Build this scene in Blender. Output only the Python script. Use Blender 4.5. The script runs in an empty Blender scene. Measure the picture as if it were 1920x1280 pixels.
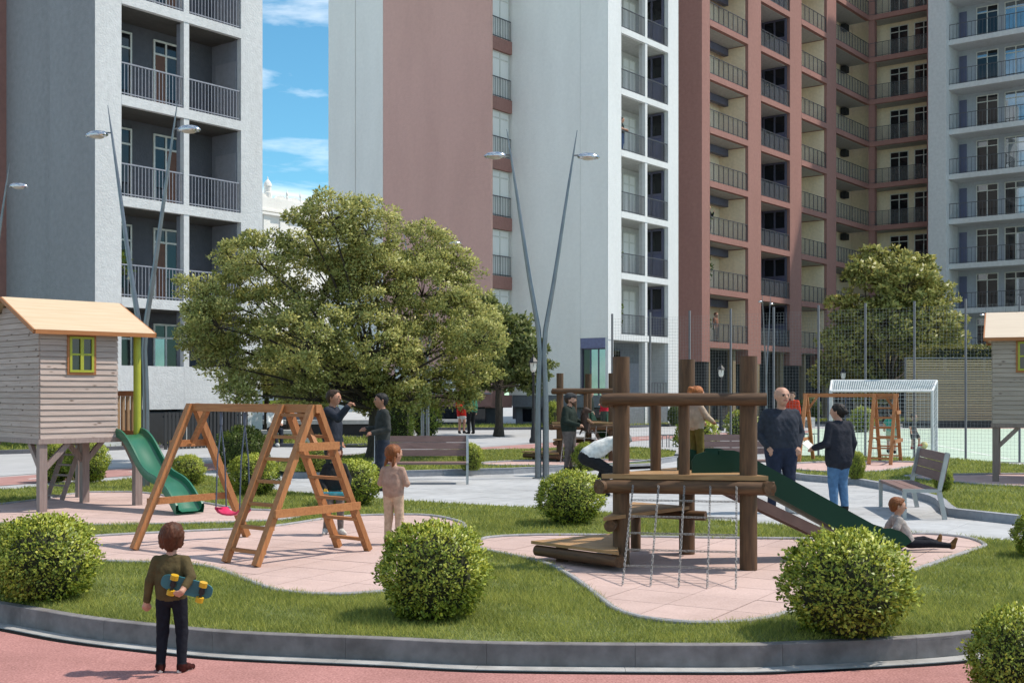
import bpy, bmesh, math, random
import numpy as np
from mathutils import Vector, Matrix
R = math.radians
random.seed(7); rng = np.random.default_rng(7)
SC = bpy.context.scene
COL = SC.collection
# ---------------------------------------------------------------- camera, sky, sun, exposure
HOR, FPX, CAMZ = 735.0, 2240.0, 1.7          # horizon row, focal length (px of a 1920 wide frame), eye height
cam = bpy.data.cameras.new('camera'); camo = bpy.data.objects.new('camera', cam); COL.objects.link(camo)
camo.location = (0, 0, CAMZ); camo.rotation_euler = (R(90), 0, 0)
cam.sensor_fit = 'HORIZONTAL'; cam.sensor_width = 36.0; cam.lens = 36.0 * FPX / 1920.0
cam.shift_y = (HOR - 640.0) / 1920.0; cam.clip_start = 0.1; cam.clip_end = 2000
SC.camera = camo
SUN_EL, SUN_AZ = R(57), math.atan2(0.99, 0.12)      # azimuth measured from +Y towards +X
SC.world = bpy.data.worlds.new('World'); SC.world.use_nodes = True
wt = SC.world.node_tree; wn = wt.nodes; wl = wt.links
for n in list(wn): wn.remove(n)
wo = wn.new('ShaderNodeOutputWorld'); bg = wn.new('ShaderNodeBackground'); bg.inputs['Strength'].default_value = 0.15
sky = wn.new('ShaderNodeTexSky'); sky.sky_type = 'NISHITA'; sky.sun_disc = False
sky.sun_elevation = SUN_EL; sky.sun_rotation = SUN_AZ; sky.air_density = 1.0; sky.dust_density = 0.0; sky.ozone_density = 1.0
tc = wn.new('ShaderNodeTexCoord'); mp = wn.new('ShaderNodeMapping'); mp.inputs['Scale'].default_value = (2.2, 2.2, 9.0); mp.inputs['Rotation'].default_value = (R(5), R(9), R(20))
mp.inputs['Location'].default_value = (4.11, 1.59, 2.13)
cn = wn.new('ShaderNodeTexNoise'); cn.inputs['Scale'].default_value = 2.1; cn.inputs['Detail'].default_value = 8; cn.inputs['Roughness'].default_value = 0.55; cn.inputs['Distortion'].default_value = 0.5
cr = wn.new('ShaderNodeValToRGB'); cr.color_ramp.elements[0].position = 0.47; cr.color_ramp.elements[1].position = 0.70
cr.color_ramp.elements[0].color = (0, 0, 0, 1); cr.color_ramp.elements[1].color = (1, 1, 1, 1)
mx = wn.new('ShaderNodeMix'); mx.data_type = 'RGBA'; mx.inputs['B'].default_value = (8.0, 8.0, 7.9, 1)
hs = wn.new('ShaderNodeHueSaturation'); hs.inputs['Saturation'].default_value = 1.0
tint = wn.new('ShaderNodeMix'); tint.data_type = 'RGBA'; tint.blend_type = 'MULTIPLY'; tint.inputs['Factor'].default_value = 1.0; tint.inputs['B'].default_value = (.40, .73, .78, 1)
wl.new(tc.outputs['Generated'], mp.inputs['Vector']); wl.new(mp.outputs[0], cn.inputs['Vector']); wl.new(cn.outputs['Fac'], cr.inputs[0])
wl.new(sky.outputs[0], tint.inputs['A']); wl.new(tint.outputs['Result'], hs.inputs['Color']); wl.new(hs.outputs[0], mx.inputs['A']); wl.new(cr.outputs[0], mx.inputs['Factor'])
wl.new(mx.outputs['Result'], bg.inputs['Color']); wl.new(bg.outputs[0], wo.inputs['Surface'])
sun = bpy.data.lights.new('sun', 'SUN'); sun.energy = 3.6; sun.angle = R(1.2); sun.color = (1.0, 0.92, 0.80)
suno = bpy.data.objects.new('sun', sun); COL.objects.link(suno)
sdir = Vector((math.sin(SUN_AZ) * math.cos(SUN_EL), math.cos(SUN_AZ) * math.cos(SUN_EL), math.sin(SUN_EL)))
suno.rotation_euler = (-sdir).to_track_quat('-Z', 'Y').to_euler(); suno.location = (20, 5, 40)
SC.view_settings.view_transform = 'Standard'; SC.view_settings.look = 'None'
SC.view_settings.exposure = 0.48; SC.view_settings.gamma = 1.0; SC.view_settings.use_curve_mapping = False
SC.cycles.max_bounces = 6; SC.cycles.transparent_max_bounces = 8
SC.cycles.use_adaptive_sampling = True; SC.cycles.adaptive_threshold = 0.02
SC.cycles.use_denoising = True
# ---------------------------------------------------------------- helpers
def gp(px, py, z=0.0):                                # photo pixel -> point on the level z
    Y = (CAMZ - z) * FPX / (py - HOR)
    return ((px - 960.0) / FPX * Y, Y)
def gx(px, Y): return (px - 960.0) / FPX * Y
def tag(o, label=None, cat=None, group=None, kind=None):
    if label: o['label'] = label
    if cat: o['category'] = cat
    if group: o['group'] = group
    if kind: o['kind'] = kind
    return o
def link(o, parent=None):
    COL.objects.link(o)
    if parent is not None: o.parent = parent
    return o
def empty(name, loc=(0, 0, 0), rz=0.0, label=None, cat=None, group=None):
    o = bpy.data.objects.new(name, None); o.empty_display_size = 0.2
    o.location = loc; o.rotation_euler = (0, 0, rz); link(o)
    return tag(o, label, cat, group)
def copy_tree(o, parent=None):
    c = o.copy(); COL.objects.link(c); c.parent = parent
    for ch in list(o.children): copy_tree(ch, c)
    return c
MATS = {}
def mat(name, col=(.5, .5, .5), rough=.7, col2=None, scale=6.0, detail=4.0, amt=None, bump=0.0, bscale=60.0, stretch=(1, 1, 1), metal=0.0, spec=0.4,
        objrand=0.0, island=0.0, trans=0.0, sss=0.0, coords='Object', contrast=(0.35, 0.65), emit=None, alpha=None, bdist=0.002, dirt=0.0, dscale=.8, dstretch=(1, 1, 1)):
    """procedural surface: two tones mixed by noise, bump by a finer noise, tone jitter per object or per island"""
    if name in MATS: return MATS[name]
    m = bpy.data.materials.new(name); m.use_nodes = True; nt = m.node_tree; N = nt.nodes; L = nt.links
    b = N['Principled BSDF']; b.inputs['Roughness'].default_value = rough; b.inputs['Metallic'].default_value = metal
    b.inputs['Specular IOR Level'].default_value = spec
    if col2 is None:
        col2 = tuple(c * 0.82 for c in col)
    tcn = N.new('ShaderNodeTexCoord'); mpn = N.new('ShaderNodeMapping'); mpn.inputs['Scale'].default_value = stretch
    L.new(tcn.outputs[coords], mpn.inputs['Vector'])
    nz = N.new('ShaderNodeTexNoise'); nz.inputs['Scale'].default_value = scale; nz.inputs['Detail'].default_value = detail
    L.new(mpn.outputs[0], nz.inputs['Vector'])
    rp = N.new('ShaderNodeValToRGB'); rp.color_ramp.elements[0].position = contrast[0]; rp.color_ramp.elements[1].position = contrast[1]
    rp.color_ramp.elements[0].color = (*col2, 1); rp.color_ramp.elements[1].color = (*col, 1)
    L.new(nz.outputs['Fac'], rp.inputs[0]); out = rp.outputs[0]
    if objrand or island:
        hv = N.new('ShaderNodeHueSaturation'); mr = N.new('ShaderNodeMapRange')
        a = objrand or island
        mr.inputs['To Min'].default_value = 1 - a; mr.inputs['To Max'].default_value = 1 + a
        if objrand:
            oi = N.new('ShaderNodeObjectInfo'); L.new(oi.outputs['Random'], mr.inputs['Value'])
            va = N.new('ShaderNodeVectorMath'); va.operation = 'SCALE'; va.inputs[3].default_value = 37.0
            cb = N.new('ShaderNodeCombineXYZ')
            for i in range(3): L.new(oi.outputs['Random'], cb.inputs[i])
            L.new(cb.outputs[0], va.inputs[0]); ad = N.new('ShaderNodeVectorMath'); ad.operation = 'ADD'
            L.new(tcn.outputs[coords], ad.inputs[0]); L.new(va.outputs[0], ad.inputs[1]); L.new(ad.outputs[0], mpn.inputs['Vector'])
        else:
            ge = N.new('ShaderNodeNewGeometry'); L.new(ge.outputs['Random Per Island'], mr.inputs['Value'])
            mh = N.new('ShaderNodeMapRange'); mh.inputs['To Min'].default_value = 0.5 + island * 0.06; mh.inputs['To Max'].default_value = 0.5 - island * 0.06
            L.new(ge.outputs['Random Per Island'], mh.inputs['Value']); L.new(mh.outputs[0], hv.inputs['Hue'])
        L.new(mr.outputs[0], hv.inputs['Value']); L.new(out, hv.inputs['Color']); out = hv.outputs[0]
    if dirt:
        gn = N.new('ShaderNodeNewGeometry'); dm = N.new('ShaderNodeMapping'); dm.inputs['Scale'].default_value = dstretch
        dn = N.new('ShaderNodeTexNoise'); dn.inputs['Scale'].default_value = dscale; dn.inputs['Detail'].default_value = 8; dn.inputs['Roughness'].default_value = .62
        L.new(gn.outputs['Position'], dm.inputs['Vector']); L.new(dm.outputs[0], dn.inputs['Vector'])
        dr = N.new('ShaderNodeValToRGB'); dr.color_ramp.elements[0].position = .36; dr.color_ramp.elements[1].position = .58
        dr.color_ramp.elements[0].color = (1 - dirt, 1 - dirt * 1.05, 1 - dirt * 1.1, 1); dr.color_ramp.elements[1].color = (1, 1, 1, 1)
        dx = N.new('ShaderNodeMix'); dx.data_type = 'RGBA'; dx.blend_type = 'MULTIPLY'; dx.inputs['Factor'].default_value = 1
        L.new(dn.outputs['Fac'], dr.inputs[0]); L.new(out, dx.inputs['A']); L.new(dr.outputs[0], dx.inputs['B']); out = dx.outputs['Result']
    L.new(out, b.inputs['Base Color'])
    if bump:
        bn = N.new('ShaderNodeTexNoise'); bn.inputs['Scale'].default_value = bscale; bn.inputs['Detail'].default_value = 3
        L.new(mpn.outputs[0], bn.inputs['Vector'])
        bp = N.new('ShaderNodeBump'); bp.inputs['Strength'].default_value = bump; bp.inputs['Distance'].default_value = bdist
        L.new(bn.outputs['Fac'], bp.inputs['Height']); L.new(bp.outputs[0], b.inputs['Normal'])
    if trans:
        tb = N.new('ShaderNodeBsdfTranslucent'); ms = N.new('ShaderNodeMixShader'); ms.inputs[0].default_value = trans
        L.new(out, tb.inputs['Color']); L.new(b.outputs[0], ms.inputs[1]); L.new(tb.outputs[0], ms.inputs[2])
        L.new(ms.outputs[0], N['Material Output'].inputs['Surface'])
    if alpha is not None:
        b.inputs['Alpha'].default_value = alpha
    if emit:
        b.inputs['Emission Color'].default_value = (*emit[0], 1); b.inputs['Emission Strength'].default_value = emit[1]
    MATS[name] = m
    return m
def glass(name, col, rough=0.03, spec=0.6, metal=0.0):
    return mat(name, col, rough, col2=tuple(c * .8 for c in col), scale=1.3, spec=spec, metal=metal)
class G:
    """collects simple solids and links them as ONE mesh"""
    def __init__(s): s.v = []; s.f = []; s.m = []; s.sm = []
    def add(s, vs, fs, mi=0, smooth=False):
        o = len(s.v); s.v.extend([tuple(p) for p in vs])
        for f in fs: s.f.append([i + o for i in f]); s.m.append(mi); s.sm.append(smooth)
        return s
    def box(s, x0, x1, y0, y1, z0, z1, mi=0):
        return s.add([(x0, y0, z0), (x1, y0, z0), (x1, y1, z0), (x0, y1, z0), (x0, y0, z1), (x1, y0, z1), (x1, y1, z1), (x0, y1, z1)],
                     [(0, 3, 2, 1), (4, 5, 6, 7), (0, 1, 5, 4), (1, 2, 6, 5), (2, 3, 7, 6), (3, 0, 4, 7)], mi)
    def bar(s, p0, p1, w, h, mi=0, up=(0, 0, 1), ext=0.0):
        p0 = Vector(p0); p1 = Vector(p1); d = (p1 - p0).normalized(); p0 = p0 - d * ext; p1 = p1 + d * ext
        u = Vector(up); sx = d.cross(u)
        if sx.length < 1e-4: sx = d.cross(Vector((1, 0, 0)))
        sx.normalize(); uz = sx.cross(d).normalized(); sx = sx * (w / 2); uz = uz * (h / 2)
        vs = [p + a * sx + b * uz for p in (p0, p1) for a, b in ((-1, -1), (1, -1), (1, 1), (-1, 1))]
        return s.add(vs, [(0, 1, 2, 3), (7, 6, 5, 4), (0, 4, 5, 1), (1, 5, 6, 2), (2, 6, 7, 3), (3, 7, 4, 0)], mi)
    def cyl(s, p0, p1, r0, r1=None, n=12, mi=0, cap=True):
        r1 = r0 if r1 is None else r1
        p0 = Vector(p0); p1 = Vector(p1); d = (p1 - p0).normalized()
        a = d.orthogonal().normalized(); b = d.cross(a); vs = []
        for p, r in ((p0, r0), (p1, r1)):
            for i in range(n):
                t = 2 * math.pi * i / n; vs.append(p + a * math.cos(t) * r + b * math.sin(t) * r)
        s.add(vs, [(i, (i + 1) % n, n + (i + 1) % n, n + i) for i in range(n)], mi, True)
        if cap:
            o = len(s.v) - 2 * n
            s.f.append([o + i for i in range(n)][::-1]); s.m.append(mi); s.sm.append(False)
            s.f.append([o + n + i for i in range(n)]); s.m.append(mi); s.sm.append(False)
        return s
    def tube(s, pts, rad, n=8, mi=0):
        pts = [Vector(p) for p in pts]; rad = rad if isinstance(rad, (list, tuple)) else [rad] * len(pts)
        vs = []; prev = None
        for i, p in enumerate(pts):
            d = (pts[min(i + 1, len(pts) - 1)] - pts[max(i - 1, 0)]).normalized()
            a = d.orthogonal() if prev is None else prev - d * prev.dot(d)
            a.normalize(); prev = a; b = d.cross(a)
            for k in range(n):
                t = 2 * math.pi * k / n; vs.append(p + (a * math.cos(t) + b * math.sin(t)) * rad[i])
        fs = [(i * n + k, i * n + (k + 1) % n, (i + 1) * n + (k + 1) % n, (i + 1) * n + k) for i in range(len(pts) - 1) for k in range(n)]
        s.add(vs, fs, mi, True)
        o = len(s.v) - len(vs)
        s.f.append([o + i for i in range(n)][::-1]); s.m.append(mi); s.sm.append(False)
        s.f.append([len(s.v) - n + i for i in range(n)]); s.m.append(mi); s.sm.append(False)
        return s
    def lathe(s, prof, n=12, at=(0, 0, 0), mi=0, sq=False):
        vs = []; off = math.pi / n if sq else 0
        for r, z in prof:
            for k in range(n):
                t = 2 * math.pi * k / n + off; vs.append((at[0] + r * math.cos(t), at[1] + r * math.sin(t), at[2] + z))
        fs = [(i * n + k, i * n + (k + 1) % n, (i + 1) * n + (k + 1) % n, (i + 1) * n + k) for i in range(len(prof) - 1) for k in range(n)]
        return s.add(vs, fs, mi, not sq)
    def prism(s, poly, z0, z1, mi=0):
        n = len(poly); vs = [(x, y, z0) for x, y in poly] + [(x, y, z1) for x, y in poly]
        return s.add(vs, [tuple(range(n))[::-1], tuple(range(n, 2 * n))] + [(i, (i + 1) % n, n + (i + 1) % n, n + i) for i in range(n)], mi)
    def sweep(s, prof, sect, mi=0):
        """prof: (s, z) list in the local x-z plane; sect: closed list of (y, normal offset)"""
        n = len(sect); vs = []
        for i, (x, z) in enumerate(prof):
            a = prof[max(i - 1, 0)]; b = prof[min(i + 1, len(prof) - 1)]
            d = Vector((b[0] - a[0], b[1] - a[1])).normalized()
            for y, h in sect: vs.append((x - d.y * h, y, z + d.x * h))
        fs = [(i * n + k, (i + 1) * n + k, (i + 1) * n + (k + 1) % n, i * n + (k + 1) % n) for i in range(len(prof) - 1) for k in range(n)]
        s.add(vs, fs, mi, True)
        return s
    def mesh(s, name, *mats):
        me = bpy.data.meshes.new(name); me.from_pydata(s.v, [], s.f)
        for m in mats: me.materials.append(m)
        me.polygons.foreach_set('material_index', s.m); me.polygons.foreach_set('use_smooth', s.sm)
        bm = bmesh.new(); bm.from_mesh(me); bmesh.ops.recalc_face_normals(bm, faces=bm.faces); bm.to_mesh(me); bm.free()
        if any(s.sm): me.set_sharp_from_angle(angle=R(42))
        me.update(); return me
    def obj(s, name, parent, *mats, loc=(0, 0, 0), rz=0.0):
        o = bpy.data.objects.new(name, s.mesh(name, *mats)); o.location = loc; o.rotation_euler = (0, 0, rz)
        return link(o, parent)
def npmesh(name, V, F, m, smooth=False, idx=None, normals=None):
    """fast mesh from numpy arrays; F is (n, k)"""
    me = bpy.data.meshes.new(name); V = np.asarray(V, np.float32); F = np.asarray(F, np.int32); k = F.shape[1]
    me.vertices.add(len(V)); me.vertices.foreach_set('co', V.ravel())
    me.loops.add(F.size); me.loops.foreach_set('vertex_index', F.ravel())
    me.polygons.add(len(F)); me.polygons.foreach_set('loop_start', np.arange(0, F.size, k, dtype=np.int32))
    me.polygons.foreach_set('loop_total', np.full(len(F), k, np.int32))
    if smooth: me.polygons.foreach_set('use_smooth', np.ones(len(F), bool))
    for x in (m if isinstance(m, (list, tuple)) else [m]): me.materials.append(x)
    if idx is not None: me.polygons.foreach_set('material_index', np.asarray(idx, np.int32))
    me.update(calc_edges=True)
    if normals is not None:
        me.polygons.foreach_set('use_smooth', np.ones(len(F), bool)); me.normals_split_custom_set_from_vertices(np.asarray(normals, np.float32))
    return me
def spline(P, n=6, closed=False):
    """Catmull-Rom through P"""
    P = [np.array(p, float) for p in P]; out = []; m = len(P); rngi = range(m if closed else m - 1)
    for i in rngi:
        p0 = P[(i - 1) % m] if closed or i > 0 else P[0]; p1 = P[i]; p2 = P[(i + 1) % m]
        p3 = P[(i + 2) % m] if closed or i + 2 < m else P[-1]
        for k in range(n):
            t = k / n
            out.append(tuple(0.5 * ((2 * p1) + (-p0 + p2) * t + (2 * p0 - 5 * p1 + 4 * p2 - p3) * t * t + (-p0 + 3 * p1 - 3 * p2 + p3) * t ** 3)))
    if not closed: out.append(tuple(P[-1]))
    return out
def inside(poly, X, Y):
    poly = np.asarray(poly); r = np.zeros(len(X), bool); x1, y1 = poly[-1]
    for x2, y2 in poly:
        c = ((y2 > Y) != (y1 > Y)); xx = (x1 - x2) * (Y - y2) / (y1 - y2 + 1e-12) + x2
        r ^= c & (X < xx); x1, y1 = x2, y2
    return r
def polysheet(name, poly, z, m, holes=()):
    """flat sheet with holes"""
    from mathutils.geometry import tessellate_polygon
    loops = [[Vector((x, y, z)) for x, y in poly]] + [[Vector((x, y, z)) for x, y in h] for h in holes]
    tris = tessellate_polygon(loops); vs = [p for l in loops for p in l]
    me = bpy.data.meshes.new(name); me.from_pydata([tuple(v) for v in vs], [], [t[:] for t in tris]); me.materials.append(m)
    bm = bmesh.new(); bm.from_mesh(me); bmesh.ops.recalc_face_normals(bm, faces=bm.faces)
    for f in bm.faces:
        if f.normal.z < 0: f.normal_flip()
    bm.to_mesh(me); bm.free()
    return link(bpy.data.objects.new(name, me))
# ---------------------------------------------------------------- the ground
M_conc = mat('pavement_concrete', (.40, .40, .405), .85, (.34, .34, .345), scale=1.2, bump=.25, bscale=90, coords='Object')
M_asph = mat('road_asphalt', (.30, .30, .31), .9, (.25, .25, .26), scale=.8, bump=.4, bscale=120)
M_rubber = mat('red_rubber_granulate', (.49, .245, .225), .9, (.28, .125, .11), scale=70, detail=2, bump=.5, bscale=110, contrast=(.3, .7), spec=.25, dirt=.18, dscale=1.3)
M_bike = mat('red_cycle_paint', (.38, .21, .19), .9, (.33, .17, .155), scale=3, bump=.2)
M_tile = mat('pink_rubber_tile', (.54, .40, .365), .9, (.47, .34, .305), scale=55, detail=3, bump=.35, bscale=90, objrand=.045, spec=.2, dirt=.13, dscale=1.1)
M_slab = mat('light_paving_slab', (.435, .44, .45), .85, (.375, .38, .39), scale=5, bump=.25, bscale=60, objrand=.045, spec=.25, dirt=.16, dscale=.7)
M_kerb = mat('kerb_concrete', (.225, .21, .21), .85, (.165, .155, .155), scale=9, bump=.4, bscale=70, objrand=.07, dirt=.3, dscale=3)
M_edge = mat('edging_concrete', (.34, .33, .34), .85, (.27, .265, .275), scale=8, bump=.2, objrand=.05)
M_soil = mat('lawn_soil', (.14, .17, .045), .95, (.09, .11, .03), scale=9, bump=.5, bscale=80)
M_mint = mat('mint_court_coating', (.42, .52, .42), .8, (.39, .48, .39), scale=2)
M_white = mat('white_line_paint', (.8, .8, .78), .7)
M_joint = mat('dark_joint', (.008, .008, .009), .95, spec=.05)
M_base = mat('tile_bedding', (.22, .13, .12), .95, (.18, .10, .095), scale=30)
M_slabbase = mat('slab_bedding', (.2, .2, .21), .95, scale=30)
FZ = -0.14
kerb_px = [(-500, 1072), (-260, 1096), (0, 1134), (150, 1159), (300, 1176), (450, 1189), (720, 1200), (940, 1209), (1352, 1212), (1481, 1209), (1725, 1197), (1852, 1185), (2050, 1160), (2300, 1110)]
KERB = spline([gp(*p) for p in kerb_px], 10)
tag(polysheet('ground', [(-400, -60), (400, -60), (400, 600), (-400, 600)], FZ - .012, M_asph), kind='structure')
# upper level: everything behind the front kerb
terr = KERB + [(40, 30), (200, 200), (200, 420), (-200, 420), (-200, 60), (-30, 12)]
tag(polysheet('pavement', terr, -.006, M_conc), kind='structure')
def offset(line, d):
    out = []
    for i, p in enumerate(line):
        a = np.array(line[max(i - 1, 0)]); b = np.array(line[min(i + 1, len(line) - 1)]); t = (b - a) / (np.linalg.norm(b - a) + 1e-9)
        out.append((p[0] + t[1] * d, p[1] - t[0] * d))
    return out
# front cycle path of red granulate, black gap, concrete gutter strip
strip_o = offset(KERB, .125)
path = offset(KERB, .205)
tag(polysheet('red_path', path + [(30, -30), (-30, -30)], FZ, M_rubber), kind='structure')
gj = G(); nj = len(strip_o); si = offset(KERB, .10)
gj.add([(*p, FZ - .003) for p in si] + [(*p, FZ - .003) for p in offset(KERB, .22)], [(k, k + 1, nj + k + 1, nj + k) for k in range(nj - 1)])
tag(gj.obj('path_joint', None, M_joint), kind='structure')
def resample(line, step):
    P = np.array(line); d = np.r_[0, np.cumsum(np.linalg.norm(np.diff(P, axis=0), axis=1))]
    n = max(2, int(round(d[-1] / step)) + 1); s = np.linspace(0, d[-1], n)
    return np.c_[np.interp(s, d, P[:, 0]), np.interp(s, d, P[:, 1])]
def stones(name, child, line, step, w, z0, z1, m, gap=.004, sub=3, closed=False, cham=.008):
    """a row of kerb stones: each an object of its own, w wide to the left of the line"""
    root = empty(name, (0, 0, 0)); root['kind'] = 'structure'
    L = line + [line[0]] if closed else line
    Q = resample(L, step / sub); Nn = len(Q) - 1
    T = np.gradient(Q, axis=0); T /= np.linalg.norm(T, axis=1)[:, None] + 1e-9; Nl = np.c_[-T[:, 1], T[:, 0]]
    for i in range(0, Nn, sub):
        j = min(i + sub, Nn); g = G(); idx = list(range(i, j + 1)); k = len(idx); vs = []
        for q in idx:
            p = Q[q].copy()
            if q == i: p += T[q] * gap / 2
            if q == j: p -= T[q] * gap / 2
            a = p; b = p + Nl[q] * w; cx = Nl[q] * cham
            vs += [(a[0], a[1], z0), (a[0], a[1], z1 - cham), (a[0] + cx[0], a[1] + cx[1], z1), (b[0] - cx[0], b[1] - cx[1], z1), (b[0], b[1], z1 - cham), (b[0], b[1], z0)]
        fs = [(6 * q + e, 6 * q + (e + 1) % 6, 6 * q + 6 + (e + 1) % 6, 6 * q + 6 + e) for q in range(k - 1) for e in range(6)]
        fs += [tuple(range(6)), tuple(range(6 * (k - 1), 6 * k))]
        g.add(vs, fs); g.obj(child, root, m)
    return root
stones('front_kerb', 'kerb_stone', KERB, 1.0, .085, FZ - .03, .012, M_kerb, sub=6, gap=.002, cham=.005)
stones('gutter_strip', 'gutter_stone', strip_o, 1.0, .12, FZ - .05, FZ + .004, mat('gutter_concrete', (.40, .395, .39), .8, (.34, .335, .33), scale=6, bump=.2, objrand=.04, dirt=.25, dscale=4), sub=6, gap=.003, cham=.001)
# ---- outlines read off the photograph, on level ground
def pxpoly(L, n=5, closed=True): return spline([gp(*p) for p in L], n, closed)
I_swing = pxpoly([(40, 1026), (165, 1009), (345, 999), (506, 990), (640, 971), (752, 967), (809, 969), (858, 980), (868, 990), (850, 1012), (826, 1060), (780, 1100), (715, 1112), (640, 1117), (600, 1117), (525, 1110), (469, 1091), (431, 1076), (394, 1065), (337, 1059), (180, 1054), (70, 1048)])
I_climb = pxpoly([(895, 1018), (921, 1010), (996, 1006), (1127, 1006), (1200, 1009), (1522, 1013), (1610, 1010), (1687, 1004), (1744, 1004), (1807, 1010), (1838, 1020), (1840, 1027), (1800, 1040), (1695, 1077), (1570, 1124), (1470, 1152), (1425, 1164), (1369, 1170), (1312, 1171), (1237, 1166), (1168, 1150), (1127, 1121), (1082, 1087), (1034, 1061), (996, 1050), (921, 1035), (899, 1027)])
I_house = pxpoly([(-260, 990), (-120, 960), (0, 947), (69, 939), (150, 926), (206, 924), (262, 925), (330, 935), (439, 955), (509, 959), (550, 966), (556, 971), (523, 976), (433, 981), (200, 986), (131, 985), (0, 983), (-150, 990)])
LA_back = [(-420, 960), (-150, 928), (0, 919), (120, 908), (205, 902), (262, 896), (320, 890), (378, 891), (440, 905), (537, 921), (715, 935), (827, 943), (1000, 952), (1312, 974), (1421, 983), (1560, 991), (1720, 1000), (1815, 1009), (1905, 1014), (2100, 1022)]
LAWN_A = offset(KERB, -.085) + spline([gp(*p) for p in LA_back[::-1]], 4)
ZL = .008
for nm, isl in (('swing_island', I_swing), ('climbing_island', I_climb), ('playhouse_island', I_house)): pass
lawnA = polysheet('front_lawn', LAWN_A, ZL, M_soil, holes=[I_swing, I_climb, I_house]); tag(lawnA, kind='structure')
def cut_tiles(name, child, poly, z, size, ang, m, base, gap=.009, limit=290, zoff=.012, sxy=(0, 0), near=True):
    """tiles of a grid clipped to a free outline: the nearest ones as pieces, the rest joined"""
    b = polysheet(name, poly, z, base); tag(b, kind='structure')
    P = np.array(poly); c, s = math.cos(ang), math.sin(ang)
    U = P @ np.array([[c, -s], [s, c]]) + np.array(sxy)
    bm = bmesh.new(); vs = [bm.verts.new((u, v, 0)) for u, v in U]; f = bm.faces.new(vs); bmesh.ops.triangulate(bm, faces=[f])
    for ax in (0, 1):
        lo, hi = U[:, ax].min(), U[:, ax].max(); q = math.ceil(lo / size) * size
        while q < hi:
            no = (1, 0, 0) if ax == 0 else (0, 1, 0); co = (q, 0, 0) if ax == 0 else (0, q, 0)
            bmesh.ops.bisect_plane(bm, geom=bm.verts[:] + bm.edges[:] + bm.faces[:], plane_co=co, plane_no=no); q += size
    cells = {}
    for f in bm.faces:
        cc = f.calc_center_median(); cells.setdefault((math.floor(cc.x / size), math.floor(cc.y / size)), []).append([tuple(v.co[:2]) for v in f.verts])
    bm.free()
    def world(u, v): 
        u -= sxy[0]; v -= sxy[1]; return (c * u - s * v, s * u + c * v)
    order = sorted(cells, key=lambda k: world((k[0] + .5) * size, (k[1] + .5) * size)[1])
    rest = G(); full = None
    for n, k in enumerate(order):
        cu, cv = (k[0] + .5) * size, (k[1] + .5) * size; sc = 1 - gap / size
        polys = cells[k]; g = G() if n < limit else rest; wx, wy = world(cu, cv)
        from math import hypot
        area = 0
        for pl in polys:
            pl2 = [((u - cu) * sc, (v - cv) * sc) for u, v in pl]
            g.add([(c * u - s * v, s * u + c * v, 0) if n < limit else (wx + c * u - s * v, wy + s * u + c * v, z + zoff) for u, v in pl2], [tuple(range(len(pl2)))])
        if n < limit:
            # weld the triangles of a cell and give the piece a thickness
            me = g.mesh(child, m); bmm = bmesh.new(); bmm.from_mesh(me); bmesh.ops.remove_doubles(bmm, verts=bmm.verts, dist=.0005)
            for ff in bmm.faces:
                if ff.normal.z < 0: ff.normal_flip()
            bed = [e for e in bmm.edges if e.is_boundary]; r = bmesh.ops.extrude_edge_only(bmm, edges=bed)
            for v in r['geom']:
                if isinstance(v, bmesh.types.BMVert): v.co.z -= zoff + .004
            bmm.to_mesh(me); bmm.free()
            o = bpy.data.objects.new(child, me); o.location = (wx, wy, z + zoff + random.uniform(-.0012, .0012)); link(o, b)
    if rest.v:
        o = rest.obj(child + '_field', b, m); o['kind'] = 'stuff'
    return b
cut_tiles('swing_rubber_surface', 'rubber_tile', I_swing, .0, .55, R(-27), M_tile, M_base)
cut_tiles('climbing_rubber_surface', 'rubber_tile', I_climb, .0, .55, R(-31), M_tile, M_base)
cut_tiles('playhouse_rubber_surface', 'rubber_tile', I_house, .0, .55, R(-20), M_tile, M_base)
for nm, isl in (('swing_edging', I_swing), ('climbing_edging', I_climb), ('playhouse_edging', I_house)):
    P = np.array(isl); ar = 0.5 * np.sum(P[:, 0] * np.roll(P[:, 1], -1) - P[:, 1] * np.roll(P[:, 0], -1))
    L = isl if ar < 0 else isl[::-1]
    stones(nm, 'edging_stone', L, .8, .05, -.02, .036, M_edge, sub=4, closed=True, cham=.01)
# plaza of light slabs
PL = [(378, 893), (440, 907), (537, 922), (715, 936), (827, 944), (1000, 953), (1312, 975), (1421, 984), (1560, 992), (1720, 1001), (1815, 1010), (1905, 1015), (2100, 1023),
      (2100, 1000), (1915, 986), (1790, 972), (1770, 951), (1690, 926), (1612, 911), (1511, 903), (1462, 893), (1440, 870), (1420, 845), (1290, 842), (1262, 866), (1190, 876), (1060, 884), (960, 889), (735, 895), (560, 897), (470, 886)]
PLAZA = [gp(*p) for p in PL]
cut_tiles('plaza', 'paving_slab', PLAZA, -.003, .75, R(-34), M_slab, M_slabbase, gap=.006, zoff=.009)
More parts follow.
